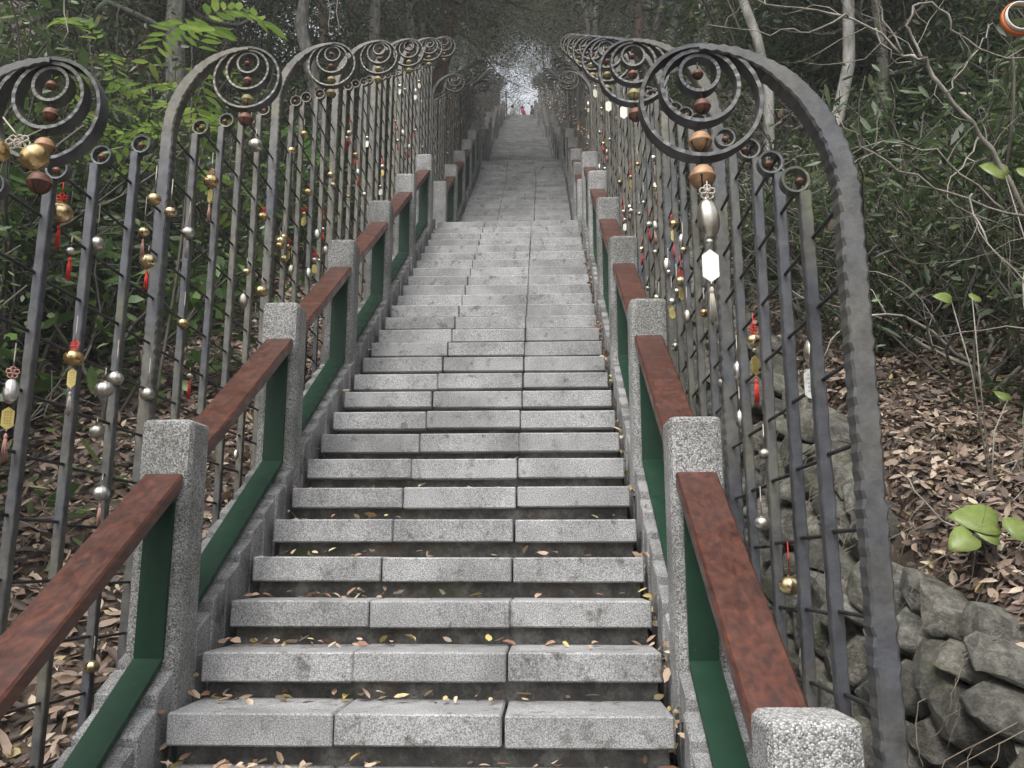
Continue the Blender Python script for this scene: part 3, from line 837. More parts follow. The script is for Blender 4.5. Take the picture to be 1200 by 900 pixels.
RIGHT = [(2.42,.57,.043,'oval',dict(tg='tag_silver', tassel='pale_cord', extra_words=' with printed silver tag', tw=.046)), (3.06,.76,.057,'gold',dict(knot='red_cord', cord='red_cord', bead=True, tg='tag_gold', tassel='red_cord', extra_words=' with red knot, tag and tassel')),
 (3.34,.71,.043,'oval',{}), (3.62,.72,.05,'silver',{}), (3.34,.52,.039,'oval',{}), (3.0,.35,.038,'silver',{}), (3.09,.12,.056,'silver',{}), (2.78,-.08,.07,'gold',dict(cord='red_cord', extra_words=' on long red cord')),
 (3.97,1.12,.044,'gold',{}), (4.61,1.48,.06,'gold',dict(knot='red_cord', cord='red_cord', tg='tag_gold', extra_words=' with red knot and tag')), (4.76,1.47,.043,'silver',{}), (4.96,1.47,.045,'silver',dict(tg='tag_gold')),
 (4.79,1.88,.054,'gold',dict(knot='red_cord', cord='red_cord', tg='tag_gold', tassel='red_cord', extra_words=' with tag and red tassel')), (5.05,1.68,.031,'silver',{}), (5.62,2.01,.04,'silver',{}), (5.55,2.65,.046,'silver',{}),
 (7.01,3.18,.043,'gold',dict(knot='red_cord', cord='red_cord', tg='tag_gold', extra_words=' with tag')), (7.75,3.17,.048,'silver',dict(cord='red_cord', knot='red_cord', tassel='red_cord', extra_words=' with red tassel')), (6.18,2.6,.032,'silver',{}), (6.47,2.63,.033,'silver',{})]
for t in LEFT: place(-1, t[0], t[1], t[2], t[3], **{**dict(dx=.018), **t[4]})
for t in RIGHT: place(1, t[0], t[1], t[2], t[3], **{**dict(dx=-.018), **t[4]})
# special ones under the nearest arches
charm('oval', .056, (.405, 2.06, .822), 'large white and silver lantern shaped bell under the nearest arch on the right', 'bells and charms hung on the right fence', knot='pale_cord', cordl=.05, bead=True, tg='tag_white', tassel='pale_cord', tw=.040)
for (dx_, y, z, w, wd) in ((-.080, 2.135, 1.075, .075, 'left'), (.030, 2.130, 1.050, .078, 'right')):
    o = charm('gold', w, (FXL + .355 + dx_, y, z), 'large gold bell, %s one of the pair under the nearest left arch' % wd, 'bells and charms hung on the left fence', knot='pale_cord', cordl=.10)
    o.rotation_euler = (0, .9 if wd == 'left' else -.7, .4)
for (y, z) in ((8.68, 4.85), (10.83, 6.22), (7.05, 3.90)):
    charm('silver', .05, (FXR - .06, y, z), 'silver bell with bright white tag high on the right fence, %s of three' % {8.68: 'middle', 10.83: 'farthest', 7.05: 'nearest'}[y], 'bells with white tags', tg='tag_white', cordl=.10, tw=.062)
# the crowd of bells further up
crng = random.Random(23)
kinds = ['gold'] * 4 + ['silver'] * 6 + ['oval'] * 2
def crowd(sgn, n, ya, yb, zf, lo, hi, k):
    side = 'right' if sgn > 0 else 'left'
    for i in range(n):
        y = crng.uniform(ya, yb); z = zf(y) + crng.choice([crng.uniform(lo, hi), crng.triangular(.5, 1.5, .9)])
        kd = crng.choice(kinds); w = crng.uniform(.032, .060); e = crng.random()
        kw = {}
        if e < .22: kw = dict(cord='red_cord', tassel='red_cord')
        elif e < .32: kw = dict(knot='red_cord', cord='red_cord', tg='tag_gold')
        elif e < .40: kw = dict(tassel='pink_cord', cord='pink_cord')
        elif e < .46: kw = dict(tg='tag_white')
        dx = (-.02 if sgn > 0 else .02)
        if k == 0:
            place(sgn, y, z, w, kd, {True: ' with red tassel', False: ''}[e < .22] if e < .22 else (' with pendant' if e < .46 else ''), dx=dx, simple=True, **kw)
        else:
            charm(kd, w * 1.1, ((FXR if sgn > 0 else FXL) + C(y) + dx, y, z), 'tiny distant %s%s on the %s fence beside the %s flight' % (WORDS[kd], ' with red tassel' if e < .22 else '', side, ['', 'second'][k]),
                  'distant bells on the %s fence' % side, simple=True, cordl=.06, **kw)
crowd(-1, 38, 5.3, 11.6, zline0, .4, 1.9, 0)
crowd(1, 34, 4.0, 11.6, zline0, .3, 1.9, 0)
f1 = lambda y: FL[0][1] + (y - FL[0][0]) * RR / TT
crowd(-1, 34, 12.7, 19.5, f1, .7, 1.9, 1)
crowd(1, 34, 12.7, 19.5, f1, .7, 1.9, 1)
def far_bells():
    mb = MB(); tb = MB()
    for k in range(1, N_FL):
        ys, zs = FL[k]
        for sgn in (-1, 1):
            for i in range(60):
                y = crng.uniform(ys + 1.5, ys + 8); z = zs + (y - ys) * RR / TT + crng.uniform(.8, 1.9); x = (FXR - .02 if sgn > 0 else FXL + .02) + C(y)
                r = crng.uniform(.022, .036)
                mb.lathe([(.1*r, -r), (.8*r, -.6*r), (r, 0), (.8*r, .6*r), (.1*r, r)], 8, off=(x, y, z))
                if crng.random() < .25: tb.tube([(x, y, z - r), (x, y, z - r - .10)], .008, 4)
    tag(mb.build('far_bells', M['silver']), 'mass of tiny bells hung along the fences of the upper flights', None, kind='stuff')
    tag(tb.build('far_tassels', M['red_cord']), 'tiny red tassels hung along the fences of the upper flights', None, kind='stuff')
far_bells()

# ------------------------------------------------------------------ dry stone wall on the right
def wall_top(y): return zline0(y) + .54 + .03 * math.sin(y * 2.1)
wall = empty('stone_retaining_wall', (1.12, 2.0, zline0(2.0))); tag(wall, 'dry stone retaining wall of rough mossy boulders under the leafy bank on the right', 'wall')
wl = wall.location
def clip_poly(poly, px, py, nx, ny):
    """part of the polygon on the side of the line through (px, py) that the normal points away from"""
    out = []
    for i in range(len(poly)):
        a, b_ = poly[i], poly[(i + 1) % len(poly)]
        da = (a[0] - px) * nx + (a[1] - py) * ny; db = (b_[0] - px) * nx + (b_[1] - py) * ny
        if da <= 0: out.append(a)
        if (da < 0 < db) or (db < 0 < da):
            t = da / (da - db); out.append((a[0] + (b_[0] - a[0]) * t, a[1] + (b_[1] - a[1]) * t))
    return out
def build_wall():
    wr = random.Random(5)
    seeds = []; row = 0; h = -.52
    while h < .62:                                    # stones in rough courses parallel to the slope
        y = 1.0 + (row % 2) * .09
        while y < 8.0:
            seeds.append((y + wr.uniform(-.04, .04), h + wr.uniform(-.03, .03))); y += wr.uniform(.11, .22)
        h += wr.uniform(.10, .135); row += 1
    for (sy, sh) in seeds:
        if sh > .40 + .06 * math.sin(sy * 5) or sy < 1.1 or sy > 7.8: continue
        poly = [(sy - .3, sh - .3), (sy + .3, sh - .3), (sy + .3, sh + .3), (sy - .3, sh + .3)]
        for (oy, oh) in seeds:
            if (oy, oh) == (sy, sh) or abs(oy - sy) > .6 or abs(oh - sh) > .5: continue
            l = math.hypot(oy - sy, oh - sh)
            poly = clip_poly(poly, (oy + sy) / 2, (oh + sh) / 2, (oy - sy) / l, (oh - sh) / l)
            if len(poly) < 3: break
        if len(poly) < 3: continue
        cy = sum(p[0] for p in poly) / len(poly); ch = sum(p[1] for p in poly) / len(poly)
        for _ in range(2):                            # knock the corners off
            q = []
            for i in range(len(poly)):
                a, b_ = poly[i], poly[(i + 1) % len(poly)]
                w_ = .22
                q += [(a[0] * (1 - w_) + b_[0] * w_, a[1] * (1 - w_) + b_[1] * w_), (a[0] * w_ + b_[0] * (1 - w_), a[1] * w_ + b_[1] * (1 - w_))]
            poly = q
        n = len(poly); mb = MB(); vv = []; ff = []
        bulge = wr.uniform(.06, .13); sx, sh2 = wr.uniform(-.4, .4), wr.uniform(-.4, .4); off = Vector((wr.uniform(-9, 9),) * 3)
        rings_ = [(.90, .22), (.95, .03), (.91, -bulge * .5), (.76, -bulge * .92), (.56, -bulge * 1.05), (.28, -bulge * 1.1)]
        cuts = [(Vector((-1, wr.uniform(-.9, .9), wr.uniform(-.8, .9))).normalized(), bulge * wr.uniform(.35, .62)) for _ in range(4)]
        proud = wr.uniform(-.04, .03)
        for (k, x) in rings_:
            for (py, ph) in poly:
                dy, dh = (py - cy) * k, (ph - ch) * k
                p = Vector((x, cy + dy, ch + dh)); nz = mnoise.noise(p * 9 + off) * .022 + mnoise.noise(p * 26 + off) * .012
                vv.append((x + proud + nz * (1 if x < .1 else 0) + (sx * dy + sh2 * dh if x < .1 else 0), dy * (1 + nz), dh * (1 + nz) + SL * dy))
        vv.append((-bulge * 1.1 + proud, 0, 0))
        for i, q in enumerate(vv):
            if i < 2 * n: continue
            p = Vector(q)
            for n_, d_ in cuts:
                e_ = (p - Vector((proud, 0, 0))).dot(n_) - d_
                if e_ > 0: p = p - n_ * e_ * .95
            vv[i] = tuple(p)
        for r_ in range(5):
            for i in range(n): ff.append((r_*n + i, r_*n + (i+1) % n, (r_+1)*n + (i+1) % n, (r_+1)*n + i))
        for i in range(n): ff.append((5*n + i, 5*n + (i+1) % n, len(vv) - 1))
        mb.add(vv, ff, False)
        o = mb.build('stone', M['stone'], wall, (.95 + (ch + .5) * .42 - wl.x, cy - wl.y, zline0(cy) + ch - wl.z))
        o.rotation_euler = (wr.uniform(-.06, .06), .38 + wr.uniform(-.15, .15), wr.uniform(-.10, .10)); k_ = wr.uniform(.98, 1.06); o.scale = (k_, k_, k_)
    # dead roots straggling over the stones
    rt = MB()
    for i in range(60):
        y = wr.uniform(1.6, 4.5); hh = wr.uniform(.1, .55); z = zline0(y) + hh; x = .90 + (hh + .5) * .42
        p = Vector((x - wl.x - .05, y - wl.y, z - wl.z)); pts = [p + Vector((.12, 0, .06))]
        g_ = wr.gauss(0, .006)
        for k in range(11):
            pts.append(p.copy()); g_ += wr.gauss(0, .004); p = p + Vector((wr.uniform(-.012, .0), g_, -wr.uniform(.008, .024)))
        rt.tube(pts, [.0016] * 8 + [.0009] * 4, 4)
    tag(rt.build('dead_roots', M['twig_dry'], wall), kind='stuff')
build_wall()

# ------------------------------------------------------------------ fallen leaves
def scatter_litter(name, n, xa, xb, ya, yb, m, smin, smax, label, seed, tilt=.55, dens=None):
    r = np.random.default_rng(seed); P = []; D = []; Nn = []
    k = 0
    while k < n:
        x = r.uniform(xa, xb); y = r.uniform(ya, yb)
        if dens and r.random() > dens(x, y): continue
        xw = x + C(y); z = ground(xw, y)
        e = .05; gx = (ground(xw + e, y) - z) / e; gy = (ground(xw, y + e) - z) / e
        nrm = np.array([-gx, -gy, 1.0]); nrm /= np.linalg.norm(nrm); nrm = nrm + r.normal(0, tilt * .6, 3); nrm /= np.linalg.norm(nrm)
        a = r.uniform(0, 2 * math.pi); d = np.array([math.cos(a), math.sin(a), 0]); d = d - nrm * d.dot(nrm)
        P.append((xw, y, z + r.uniform(.004, .045))); D.append(d); Nn.append(nrm); k += 1
    L = r.uniform(smin, smax, n)
    o = link(name, leaf_mesh_hi(name, P, D, Nn, L, L * r.uniform(.30, .55, n), m, .35, .35, seed))
    return tag(o, label, None, kind='stuff')
scatter_litter('fallen_leaves', 19000, 1.40, 4.2, 1.4, 7.0, M['litter'], .02, .078, 'brown fallen leaves covering the bank above the stone wall', 1)
scatter_litter('fallen_leaves', 19000, -5.5, -1.62, 2.2, 9.0, M['litter'], .035, .11, 'brown fallen leaves covering the slope behind the left fence', 2)
scatter_litter('fallen_leaves', 12000, 1.40, 2.5, 1.9, 4.6, M['litter'], .018, .068, 'brown fallen leaves heaped at the near end of the right bank', 6)
scatter_litter('fallen_leaves', 1600, .70, 1.10, 1.5, 8.0, M['litter'], .03, .09, 'fallen leaves in the gully between the right fence and the stone wall', 3)
def twig_litter(name, n, xa, xb, ya, yb, seed, label):
    r = random.Random(seed); mb = MB()
    for i in range(n):
        y = r.uniform(ya, yb); x = r.uniform(xa, xb) + C(y); a = r.uniform(0, 6.28); l = r.uniform(.06, .30)
        pts = []
        for k in range(3):
            q = (x + math.cos(a) * l * k / 2, y + math.sin(a) * l * k / 2); pts.append((q[0] + r.uniform(-.01, .01), q[1], ground(*q) + r.uniform(.015, .06)))
        mb.tube(pts, r.uniform(.0012, .0035), 3, caps=False)
    tag(mb.build(name, M['twig_dry']), label, None, kind='stuff')
twig_litter('fallen_twigs', 650, 1.42, 3.2, 2.0, 6.0, 41, 'dry twigs scattered over the leaves on the right bank')
twig_litter('fallen_twigs', 800, -5.0, -1.7, 2.4, 8.0, 42, 'dry twigs scattered over the leaves behind the left fence')
def step_leaves():
    r = np.random.default_rng(9); P = []; D = []; Nn = []; Ls = []
    def put(x, y, z, s, t=.35):
        a = r.uniform(0, 2 * math.pi); n_ = np.array([0, 0, 1.]) + r.normal(0, t, 3)
        d = np.array([math.cos(a), math.sin(a), 0]); n_ /= np.linalg.norm(n_); d = d - n_ * d.dot(n_)
        P.append((x, y, z)); D.append(d); Nn.append(n_); Ls.append(s)
    for n in range(-2, 26):
        y = 3.12 + n * T0; z = -.517 + n * RI0
        k = int(46 * max(.05, 1 - max(0, n) / 7))
        for i in range(k):                                       # at the back of the tread, under the nose of the next slab
            x = r.uniform(XL, XR) if r.random() < .5 else (XL + abs(r.normal(0, .35)))
            if x > XR: continue
            put(x, y + r.uniform(.19, .33), z + r.uniform(.006, .030), r.uniform(.025, .07), .45)
        for i in range(9 if n > 3 else 16):                       # in the slot at the right end of the steps
            put(XR + r.uniform(.0, .028), y + r.uniform(0, T0), z + r.uniform(-.10, .04), r.uniform(.03, .07), .9)
        for i in range(5):
            put(XL - r.uniform(.0, .026), y + r.uniform(0, T0), z + r.uniform(-.12, .02), r.uniform(.03, .06), .9)
        if r.random() < .5: put(r.uniform(XL, XR), y + r.uniform(.06, .2), z + .008, r.uniform(.03, .06), .15)
    L = np.array(Ls)
    tag(link('fallen_leaves', leaf_mesh_hi('fallen_leaves', P, D, Nn, L, L * r.uniform(.35, .6, len(L)), M['litter_pale'], .3, .3, 4)), 'pale dry leaves lying on the treads and along the edges of the stairs', None, kind='stuff')
step_leaves()

# ------------------------------------------------------------------ vegetation
def branch(mb, p, d, length, r, level, rg, tips, sides=5, curl=.25, kids_n=(2, 4), up=.15, taper=.6):
    n = 4; pts = [p.copy()]; rad = [r]; q = p.copy(); dd = d.copy()
    for i in range(n):
        dd = (dd + Vector((rg.gauss(0, curl), rg.gauss(0, curl), rg.gauss(0, curl) + up * .3))).normalized()
        q = q + dd * (length / n); pts.append(q.copy()); rad.append(r * (1 - (1 - taper) * (i + 1) / n))
    mb.tube(pts, rad, sides, caps=False)
    if level == 0:
        tips.extend(pts[1:]); return
    for k in range(rg.randint(*kids_n)):
        i = rg.randint(1, n); t = pts[i]
        nd_ = (dd * rg.uniform(.3, .9) + Vector((rg.gauss(0, .6), rg.gauss(0, .6), rg.gauss(up, .4)))).normalized()
        branch(mb, t, nd_, length * rg.uniform(.5, .75), rad[i] * rg.uniform(.45, .65), level - 1, rg, tips, max(3, sides - 1), curl, kids_n, up, taper)
    branch(mb, pts[-1], dd, length * .65, rad[-1], level - 1, rg, tips, max(3, sides - 1), curl, kids_n, up, taper)

def leaves_at(name, tips, n, sig, lmin, lmax, asp, m, rg, flat=.6, droop=.15, hi=False):
    r = np.random.default_rng(rg.randrange(10**6))
    T = np.array([tuple(t) for t in tips]); idx = r.integers(0, len(T), n)
    P = T[idx] + r.normal(0, sig, (n, 3))
    D = r.normal(0, 1, (n, 3)); D[:, 2] = D[:, 2] * .5 - droop
    Nn = r.normal(0, flat, (n, 3)) + np.array([0, 0, 1.0])
    L = r.uniform(lmin, lmax, n)
    if hi: return leaf_mesh_hi(name, P, D, Nn, L, L * r.uniform(asp * .8, asp * 1.2, n), m, .2, .22, 3)
    return leaf_mesh(name, P, D, Nn, L, L * r.uniform(asp * .8, asp * 1.2, n), m, .15, .08)

def tree_proto(seed, H, r0, crown_from, limbs, levels, nleaf, sig, lmin, lmax, asp, lm, bm_, lean=.04, llen=1.8, kids_n=(2, 3), up=.2):
    rg = random.Random(seed); root = empty('forest_tree')
    mb = MB(); pts = []; rad = []; q = Vector((0, 0, -.4)); dx, dy = rg.uniform(-lean, lean), rg.uniform(-lean, lean)
    n = 12; tips = []
    for i in range(n + 1):
        pts.append(q.copy()); rad.append(r0 * (1.25 if i == 0 else 1 - .72 * i / n))
        q = q + Vector((dx * H / n + rg.gauss(0, .012 * H), dy * H / n + rg.gauss(0, .012 * H), (H + .4) / n))
    mb.tube(pts, rad, 9, caps=False)
    for k in range(limbs):
        t = crown_from + (1 - crown_from) * (k + rg.random()) / limbs
        i = min(n - 1, int(t * n)); a = k * 2.4 + rg.uniform(-.5, .5)
        d = Vector((math.cos(a), math.sin(a), rg.uniform(.0, .6))).normalized()
        branch(mb, pts[i].lerp(pts[i+1], t * n - i), d, llen * rg.uniform(.6, 1.1) * (1.15 - .5 * t), rad[i] * .42, levels, rg, tips, 5, .22, kids_n, up)
    tips.append(pts[-1])
    link('trunk', mb.mesh('trunk', M[bm_]), root)
    if nleaf: link('crown', leaves_at('crown', tips, nleaf, sig, lmin, lmax, asp, M[lm], rg), root)
    return root
def shrub_proto(name, seed, h, stems, nleaf, sig, lmin, lmax, asp, lm, bm_='twig_grey', levels=1, spread=.5, curl=.2):
    rg = random.Random(seed); root = empty(name); mb = MB(); tips = []
    for k in range(stems):
        a = rg.uniform(0, 6.28); d = Vector((math.cos(a) * spread, math.sin(a) * spread, 1)).normalized()
        branch(mb, Vector((rg.uniform(-.12, .12), rg.uniform(-.12, .12), -.08)), d, h * rg.uniform(.45, .75), .006 + .008 * h, levels, rg, tips, 4, curl, (2, 3), .1)
    link('stem', mb.mesh('stem', M[bm_]), root)
    if nleaf: link('foliage', leaves_at('foliage', tips, nleaf, sig, lmin, lmax, asp, M[lm], rg, hi=True), root)
    return root
def fern_proto(seed, fronds, ln, lm):
    rg = random.Random(seed); root = empty('fern'); P = []; D = []; Nn = []; L = []; mb = MB()
    for k in range(fronds):
        a = k * 6.28 / fronds + rg.uniform(-.3, .3); l = ln * rg.uniform(.7, 1.1)
        pts = [Vector((math.cos(a) * l * t, math.sin(a) * l * t, l * (1.1 * t - .95 * t * t))) for t in [i / 12 for i in range(13)]]
        mb.tube(pts, [.004 * (1 - .8 * i / 12) for i in range(13)], 3, caps=False)
        sd = Vector((-math.sin(a), math.cos(a), 0))
        for i in range(2, 13):
            for s_ in (-1, 1):
                P.append(pts[i]); D.append(sd * s_ + (pts[i] - pts[i-1]).normalized() * .35); Nn.append(Vector((0, 0, 1)))
                L.append(l * .26 * (1 - (i / 13.5)) + .02)
    L = np.array(L)
    link('stem', mb.mesh('stem', M['twig_grey']), root)
    link('foliage', leaf_mesh('foliage', [tuple(p) for p in P], [tuple(p) for p in D], [tuple(p) for p in Nn], L, L * .28, M[lm], .05, .1), root)
    return root

PROTOS = {}
USED = set()
def put(key, loc, rz, sc_, label, cat, group):
    o = PROTOS[key]
    if key in USED: o = copy_tree(o)
    USED.add(key)
    o.location = loc; o.rotation_euler = (0, 0, rz); o.scale = (sc_, sc_, sc_)
    retag(o, label=label, group=group); o['category'] = cat
    return o
PROTOS['tA'] = tree_proto(1, 8.5, .13, .22, 15, 2, 15000, .22, .07, .15, .42, 'leaf_dark', 'bark_grey', llen=2.0)
PROTOS['tB'] = tree_proto(2, 10.0, .17, .30, 16, 2, 15000, .26, .06, .13, .35, 'leaf_mid', 'bark_grey', llen=2.3)
PROTOS['tC'] = tree_proto(3, 7.5, .10, .15, 15, 2, 16000, .20, .05, .11, .25, 'leaf_grey', 'bark_brown', llen=1.8)
PROTOS['tD'] = tree_proto(4, 9.0, .09, .45, 10, 2, 8000, .28, .07, .14, .40, 'leaf_mid', 'bark_pale', lean=.10, llen=1.8)
PROTOS['tE'] = tree_proto(5, 8.0, .15, .45, 13, 3, 6000, .25, .05, .10, .35, 'leaf_grey', 'bark_brown', llen=1.8)     # twiggy
PROTOS['tF'] = tree_proto(6, 8.5, .12, .50, 14, 2, 15000, .30, .06, .12, .32, 'leaf_grey', 'bark_grey', llen=2.9, up=.05)
PROTOS['sA'] = shrub_proto('shrub', 11, 1.3, 9, 1000, .12, .07, .14, .42, 'leaf_dark')
PROTOS['sB'] = shrub_proto('shrub', 12, 1.1, 9, 1300, .12, .04, .09, .42, 'leaf_mid')
PROTOS['sC'] = shrub_proto('shrub', 13, 1.6, 10, 1000, .15, .08, .17, .26, 'leaf_dark')
PROTOS['sD'] = shrub_proto('sapling', 14, 1.0, 6, 260, .09, .07, .14, .45, 'leaf_bright')
PROTOS['sE'] = shrub_proto('bare_shrub', 15, 1.5, 9, 60, .15, .05, .10, .5, 'dry_leaf', 'twig_grey', 2, .6, .3)
PROTOS['sF'] = shrub_proto('bare_shrub', 16, 1.8, 6, 90, .15, .05, .10, .5, 'leaf_mid', 'twig_pale', 2, .7, .3)
PROTOS['sG'] = shrub_proto('shrub', 17, 2.6, 8, 900, .16, .06, .135, .42, 'leaf_mid', 'twig_grey', 2, .25)
PROTOS['sH'] = shrub_proto('shrub', 18, 2.4, 8, 1500, .20, .05, .10, .40, 'leaf_dark', 'twig_grey', 2, .35)
PROTOS['f1'] = fern_proto(21, 9, .42, 'leaf_mid')
PROTOS['f2'] = fern_proto(22, 7, .55, 'leaf_bright')

def pinnate_proto(seed, h, fronds, ln, lm):
    rg = random.Random(seed); root = empty('sapling'); P = []; D = []; Nn = []; L = []; mb = MB()
    st = [Vector((.10 * math.sin(t * 2.2), .07 * math.sin(t * 3), h * t)) for t in [i / 10 for i in range(11)]]
    mb.tube([st[0] - Vector((0, 0, .1))] + st, [.016] + [.014 * (1 - .75 * i / 10) for i in range(11)], 6, caps=False)
    for k in range(fronds):
        b_ = st[rg.randint(6, 10)]; a = k * 2.4 + rg.uniform(-.4, .4); l = ln * rg.uniform(.7, 1.15); up = rg.uniform(.25, .8)
        pts = [b_ + Vector((math.cos(a) * l * t, math.sin(a) * l * t, l * (up * t - .75 * t * t))) for t in [i / 10 for i in range(11)]]
        mb.tube(pts, [.0035 * (1 - .7 * i / 10) for i in range(11)], 3, caps=False)
        sd = Vector((-math.sin(a), math.cos(a), 0))
        for i in range(2, 11):
            for s_ in (-1, 1):
                P.append(pts[i]); D.append(sd * s_ + (pts[i] - pts[i-1]).normalized() * .6 + Vector((0, 0, rg.uniform(-.3, .1)))); Nn.append(Vector((rg.gauss(0, .2), rg.gauss(0, .2), 1)))
                L.append(l * .24 * rg.uniform(.8, 1.1))
    L = np.array(L)
    link('stem', mb.mesh('stem', M['twig_grey']), root)
    link('foliage', leaf_mesh_hi('foliage', [tuple(p) for p in P], [tuple(p) for p in D], [tuple(p) for p in Nn], L, L * .42, M[lm], .15, .2, seed), root)
    return root
PROTOS['pA'] = pinnate_proto(31, 2.9, 14, .55, 'leaf_fresh')
PROTOS['pB'] = pinnate_proto(32, 1.5, 11, .42, 'leaf_bright')
vr = random.Random(77)
TREE_WORDS = {'tA': 'dark broad leaved tree', 'tB': 'tall leafy green tree', 'tC': 'dense narrow leaved tree', 'tD': 'slender pale trunked tree', 'tE': 'thin twiggy tree', 'tF': 'high crowned grey green tree'}
SHR_WORDS = {'sA': 'dark broad leaved shrub', 'sB': 'green small leaved shrub', 'sC': 'dark long leaved shrub', 'sD': 'fresh bright green sapling', 'sE': 'bare grey twiggy bush', 'sF': 'pale twiggy bush', 'sG': 'tall large leaved shrub', 'sH': 'tall dark small leaved shrub',
             'pA': 'tall sapling with yellow green feathered leaves', 'pB': 'green sapling with feathered leaves', 'f1': 'small green fern', 'f2': 'small bright fern'}
def zone(y):
    return 'first' if y < 10.6 else 'second' if y < 18.6 else 'third' if y < 26.6 else 'fourth' if y < 34.6 else 'upper'
LATER = {}
def ranked(o, base, tail, y):
    LATER.setdefault((base, tail), []).append((y, o))
def tree(key, x, y, sc_=1.0, label=None, dz=0, lean=0.0):
    side = 'right' if x > 0 else 'left'
    far = 'close behind the fence' if abs(x) < 5 else 'deep in the wood'
    o = put(key, (x + C(y), y, ground(x + C(y), y) + dz), vr.uniform(0, 6.28), sc_, label, 'tree', 'woodland trees on the %s' % side)
    if lean: o.rotation_euler = (0, lean, 0)
    if not label: ranked(o, TREE_WORDS[key], '%s on the %s, %s flight' % (far, side, zone(y)), y)
REACH = {}
def reach(key):
    if key not in REACH:
        r = 0
        for c in PROTOS[key].children:
            a = np.empty(len(c.data.vertices) * 3); c.data.vertices.foreach_get('co', a); a = a.reshape(-1, 3)
            r = max(r, np.percentile(np.hypot(a[:, 0], a[:, 1]), 99.6))
        REACH[key] = r
    return REACH[key]
def shrub(key, x, y, sc_=1.0, label=None):
    side = 'right' if x > 0 else 'left'
    r = reach(key) * sc_
    x = max(x, .80 + r) if x > 0 else min(x, -1.80 - r)
    o = put(key, (x + C(y), y, ground(x + C(y), y)), vr.uniform(0, 6.28), sc_, label, 'fern' if key[0] == 'f' else 'shrub', ('ferns on the %s' if key[0] == 'f' else 'undergrowth on the %s') % side)
    if not label: ranked(o, SHR_WORDS[key], 'on the %s beside the %s flight' % (side, zone(y)), y)
# trees that can be told apart
tree('tD', 2.52, 7.2, .72, 'pale grey straight trunk rising behind the nearest arch on the right', lean=.05)
tree('tD', 2.15, 7.4, .62, 'leaning thin pale trunk left of the straight one above the right fence', lean=-.16)
tree('tB', 3.05, 7.5, .42, 'thick grey trunk standing in the undergrowth at the right')
tree('tB', -4.6, 10.2, .9, 'grey trunk rising behind the left fence between the first two ringed arches')
tree('tE', -2.6, 16.5, 1.2, 'reddish brown trunk standing close behind the left fence at the first landing')
# the rest of the wood
for i in range(20):
    y = 5.0 + i * 2.4 + vr.uniform(-.6, .6)
    tree(vr.choice(['tA', 'tB', 'tC', 'tC', 'tE']), -vr.uniform(5.2, 7.5), y, vr.uniform(.8, 1.15))
    if i < 9: tree(vr.choice(['tA', 'tB', 'tC', 'tC']), -vr.uniform(8.5, 11), y + 1.0, vr.uniform(1.0, 1.3))
    tree(vr.choice(['tA', 'tB', 'tC', 'tE']), vr.uniform(4.6, 7.0), y + .5, vr.uniform(.8, 1.15))
    if i < 9: tree(vr.choice(['tA', 'tB', 'tC', 'tC']), vr.uniform(8.0, 11), y + 1.4, vr.uniform(1.0, 1.3))
for (x, y, k_) in ((-3.0, 11.2, 'tF'), (2.4, 11.9, 'tF'), (-2.9, 13.0, 'tF'), (2.5, 13.8, 'tF'), (2.2, 15.0, 'tF'), (-2.6, 14.4, 'tF'), (-2.7, 15.6, 'tF'), (2.1, 16.4, 'tF'), (-2.5, 18.0, 'tF')):  # crowns added over the second flight for shade, partly above the view
    tree(k_, x, y, 1.0)
for i in range(14):                                                     # close to the upper flights, arching over them
    y = 18.5 + i * 2.5
    tree(vr.choice(['tF', 'tE', 'tF']), -vr.uniform(2.3, 2.9), y + vr.uniform(-.5, .5), vr.uniform(.85, 1.05))
    tree(vr.choice(['tF', 'tE', 'tF']), vr.uniform(1.5, 2.1), y + 1.0 + vr.uniform(-.5, .5), vr.uniform(.85, 1.05))
for (x, y, k_, w_) in ((-4.6, 57, 'tC', 'left of the gap'), (2.2, 58, 'tC', 'right of the gap'), (-3.3, 53.5, 'tF', 'leafy one beside the terrace at left'), (1.0, 53.0, 'tF', 'leafy one beside the terrace at right'), (-2.6, 56.5, 'tE', 'bare one just left of the people'), (.6, 57.5, 'tE', 'bare one just right of the people'), (-1.4, 64, 'tC', 'in the middle of the gap'), (-7, 62, 'tA', 'far left'), (5, 63, 'tA', 'far right')):
    put(k_, (x, y, ground(x, y) - 1.0), vr.uniform(0, 6), .9, 'tree beyond the top of the stairs, %s' % w_, 'tree', 'trees beyond the top')
# undergrowth
for i in range(60):
    y = vr.uniform(3.2, 12); x = -vr.uniform(2.7, 7)
    if y < 7.5 and x > -4.2: continue
    shrub(vr.choice(['sA', 'sG', 'sH', 'sH', 'sC', 'sC', 'sE', 'sE', 'sD']), x, y, vr.uniform(.8, 1.3))
for i in range(45):
    shrub(vr.choice(['sA', 'sB', 'sC', 'sH', 'sG', 'sE']), -vr.uniform(2.4, 8), vr.uniform(12, 24), vr.uniform(.8, 1.4))
for i in range(120):
    y = vr.uniform(3.4, 12); x = 1.45 + 4.5 * vr.random() ** 1.3
    if y < 4.8 and x < 2.5 - (y - 3.4) * .55: continue
    low = x < 4.0 and y < 9
    shrub(vr.choice(['sA', 'sB', 'sB', 'sE', 'sE', 'sC', 'sF'] if low else ['sA', 'sH', 'sH', 'sC', 'sG', 'sE']), x, y, vr.uniform(.5, .85) if low else vr.uniform(.7, 1.1))
for i in range(40):
    shrub(vr.choice(['sA', 'sB', 'sE', 'sH', 'sC']), vr.uniform(1.6, 7), vr.uniform(12, 24), vr.uniform(.8, 1.3))
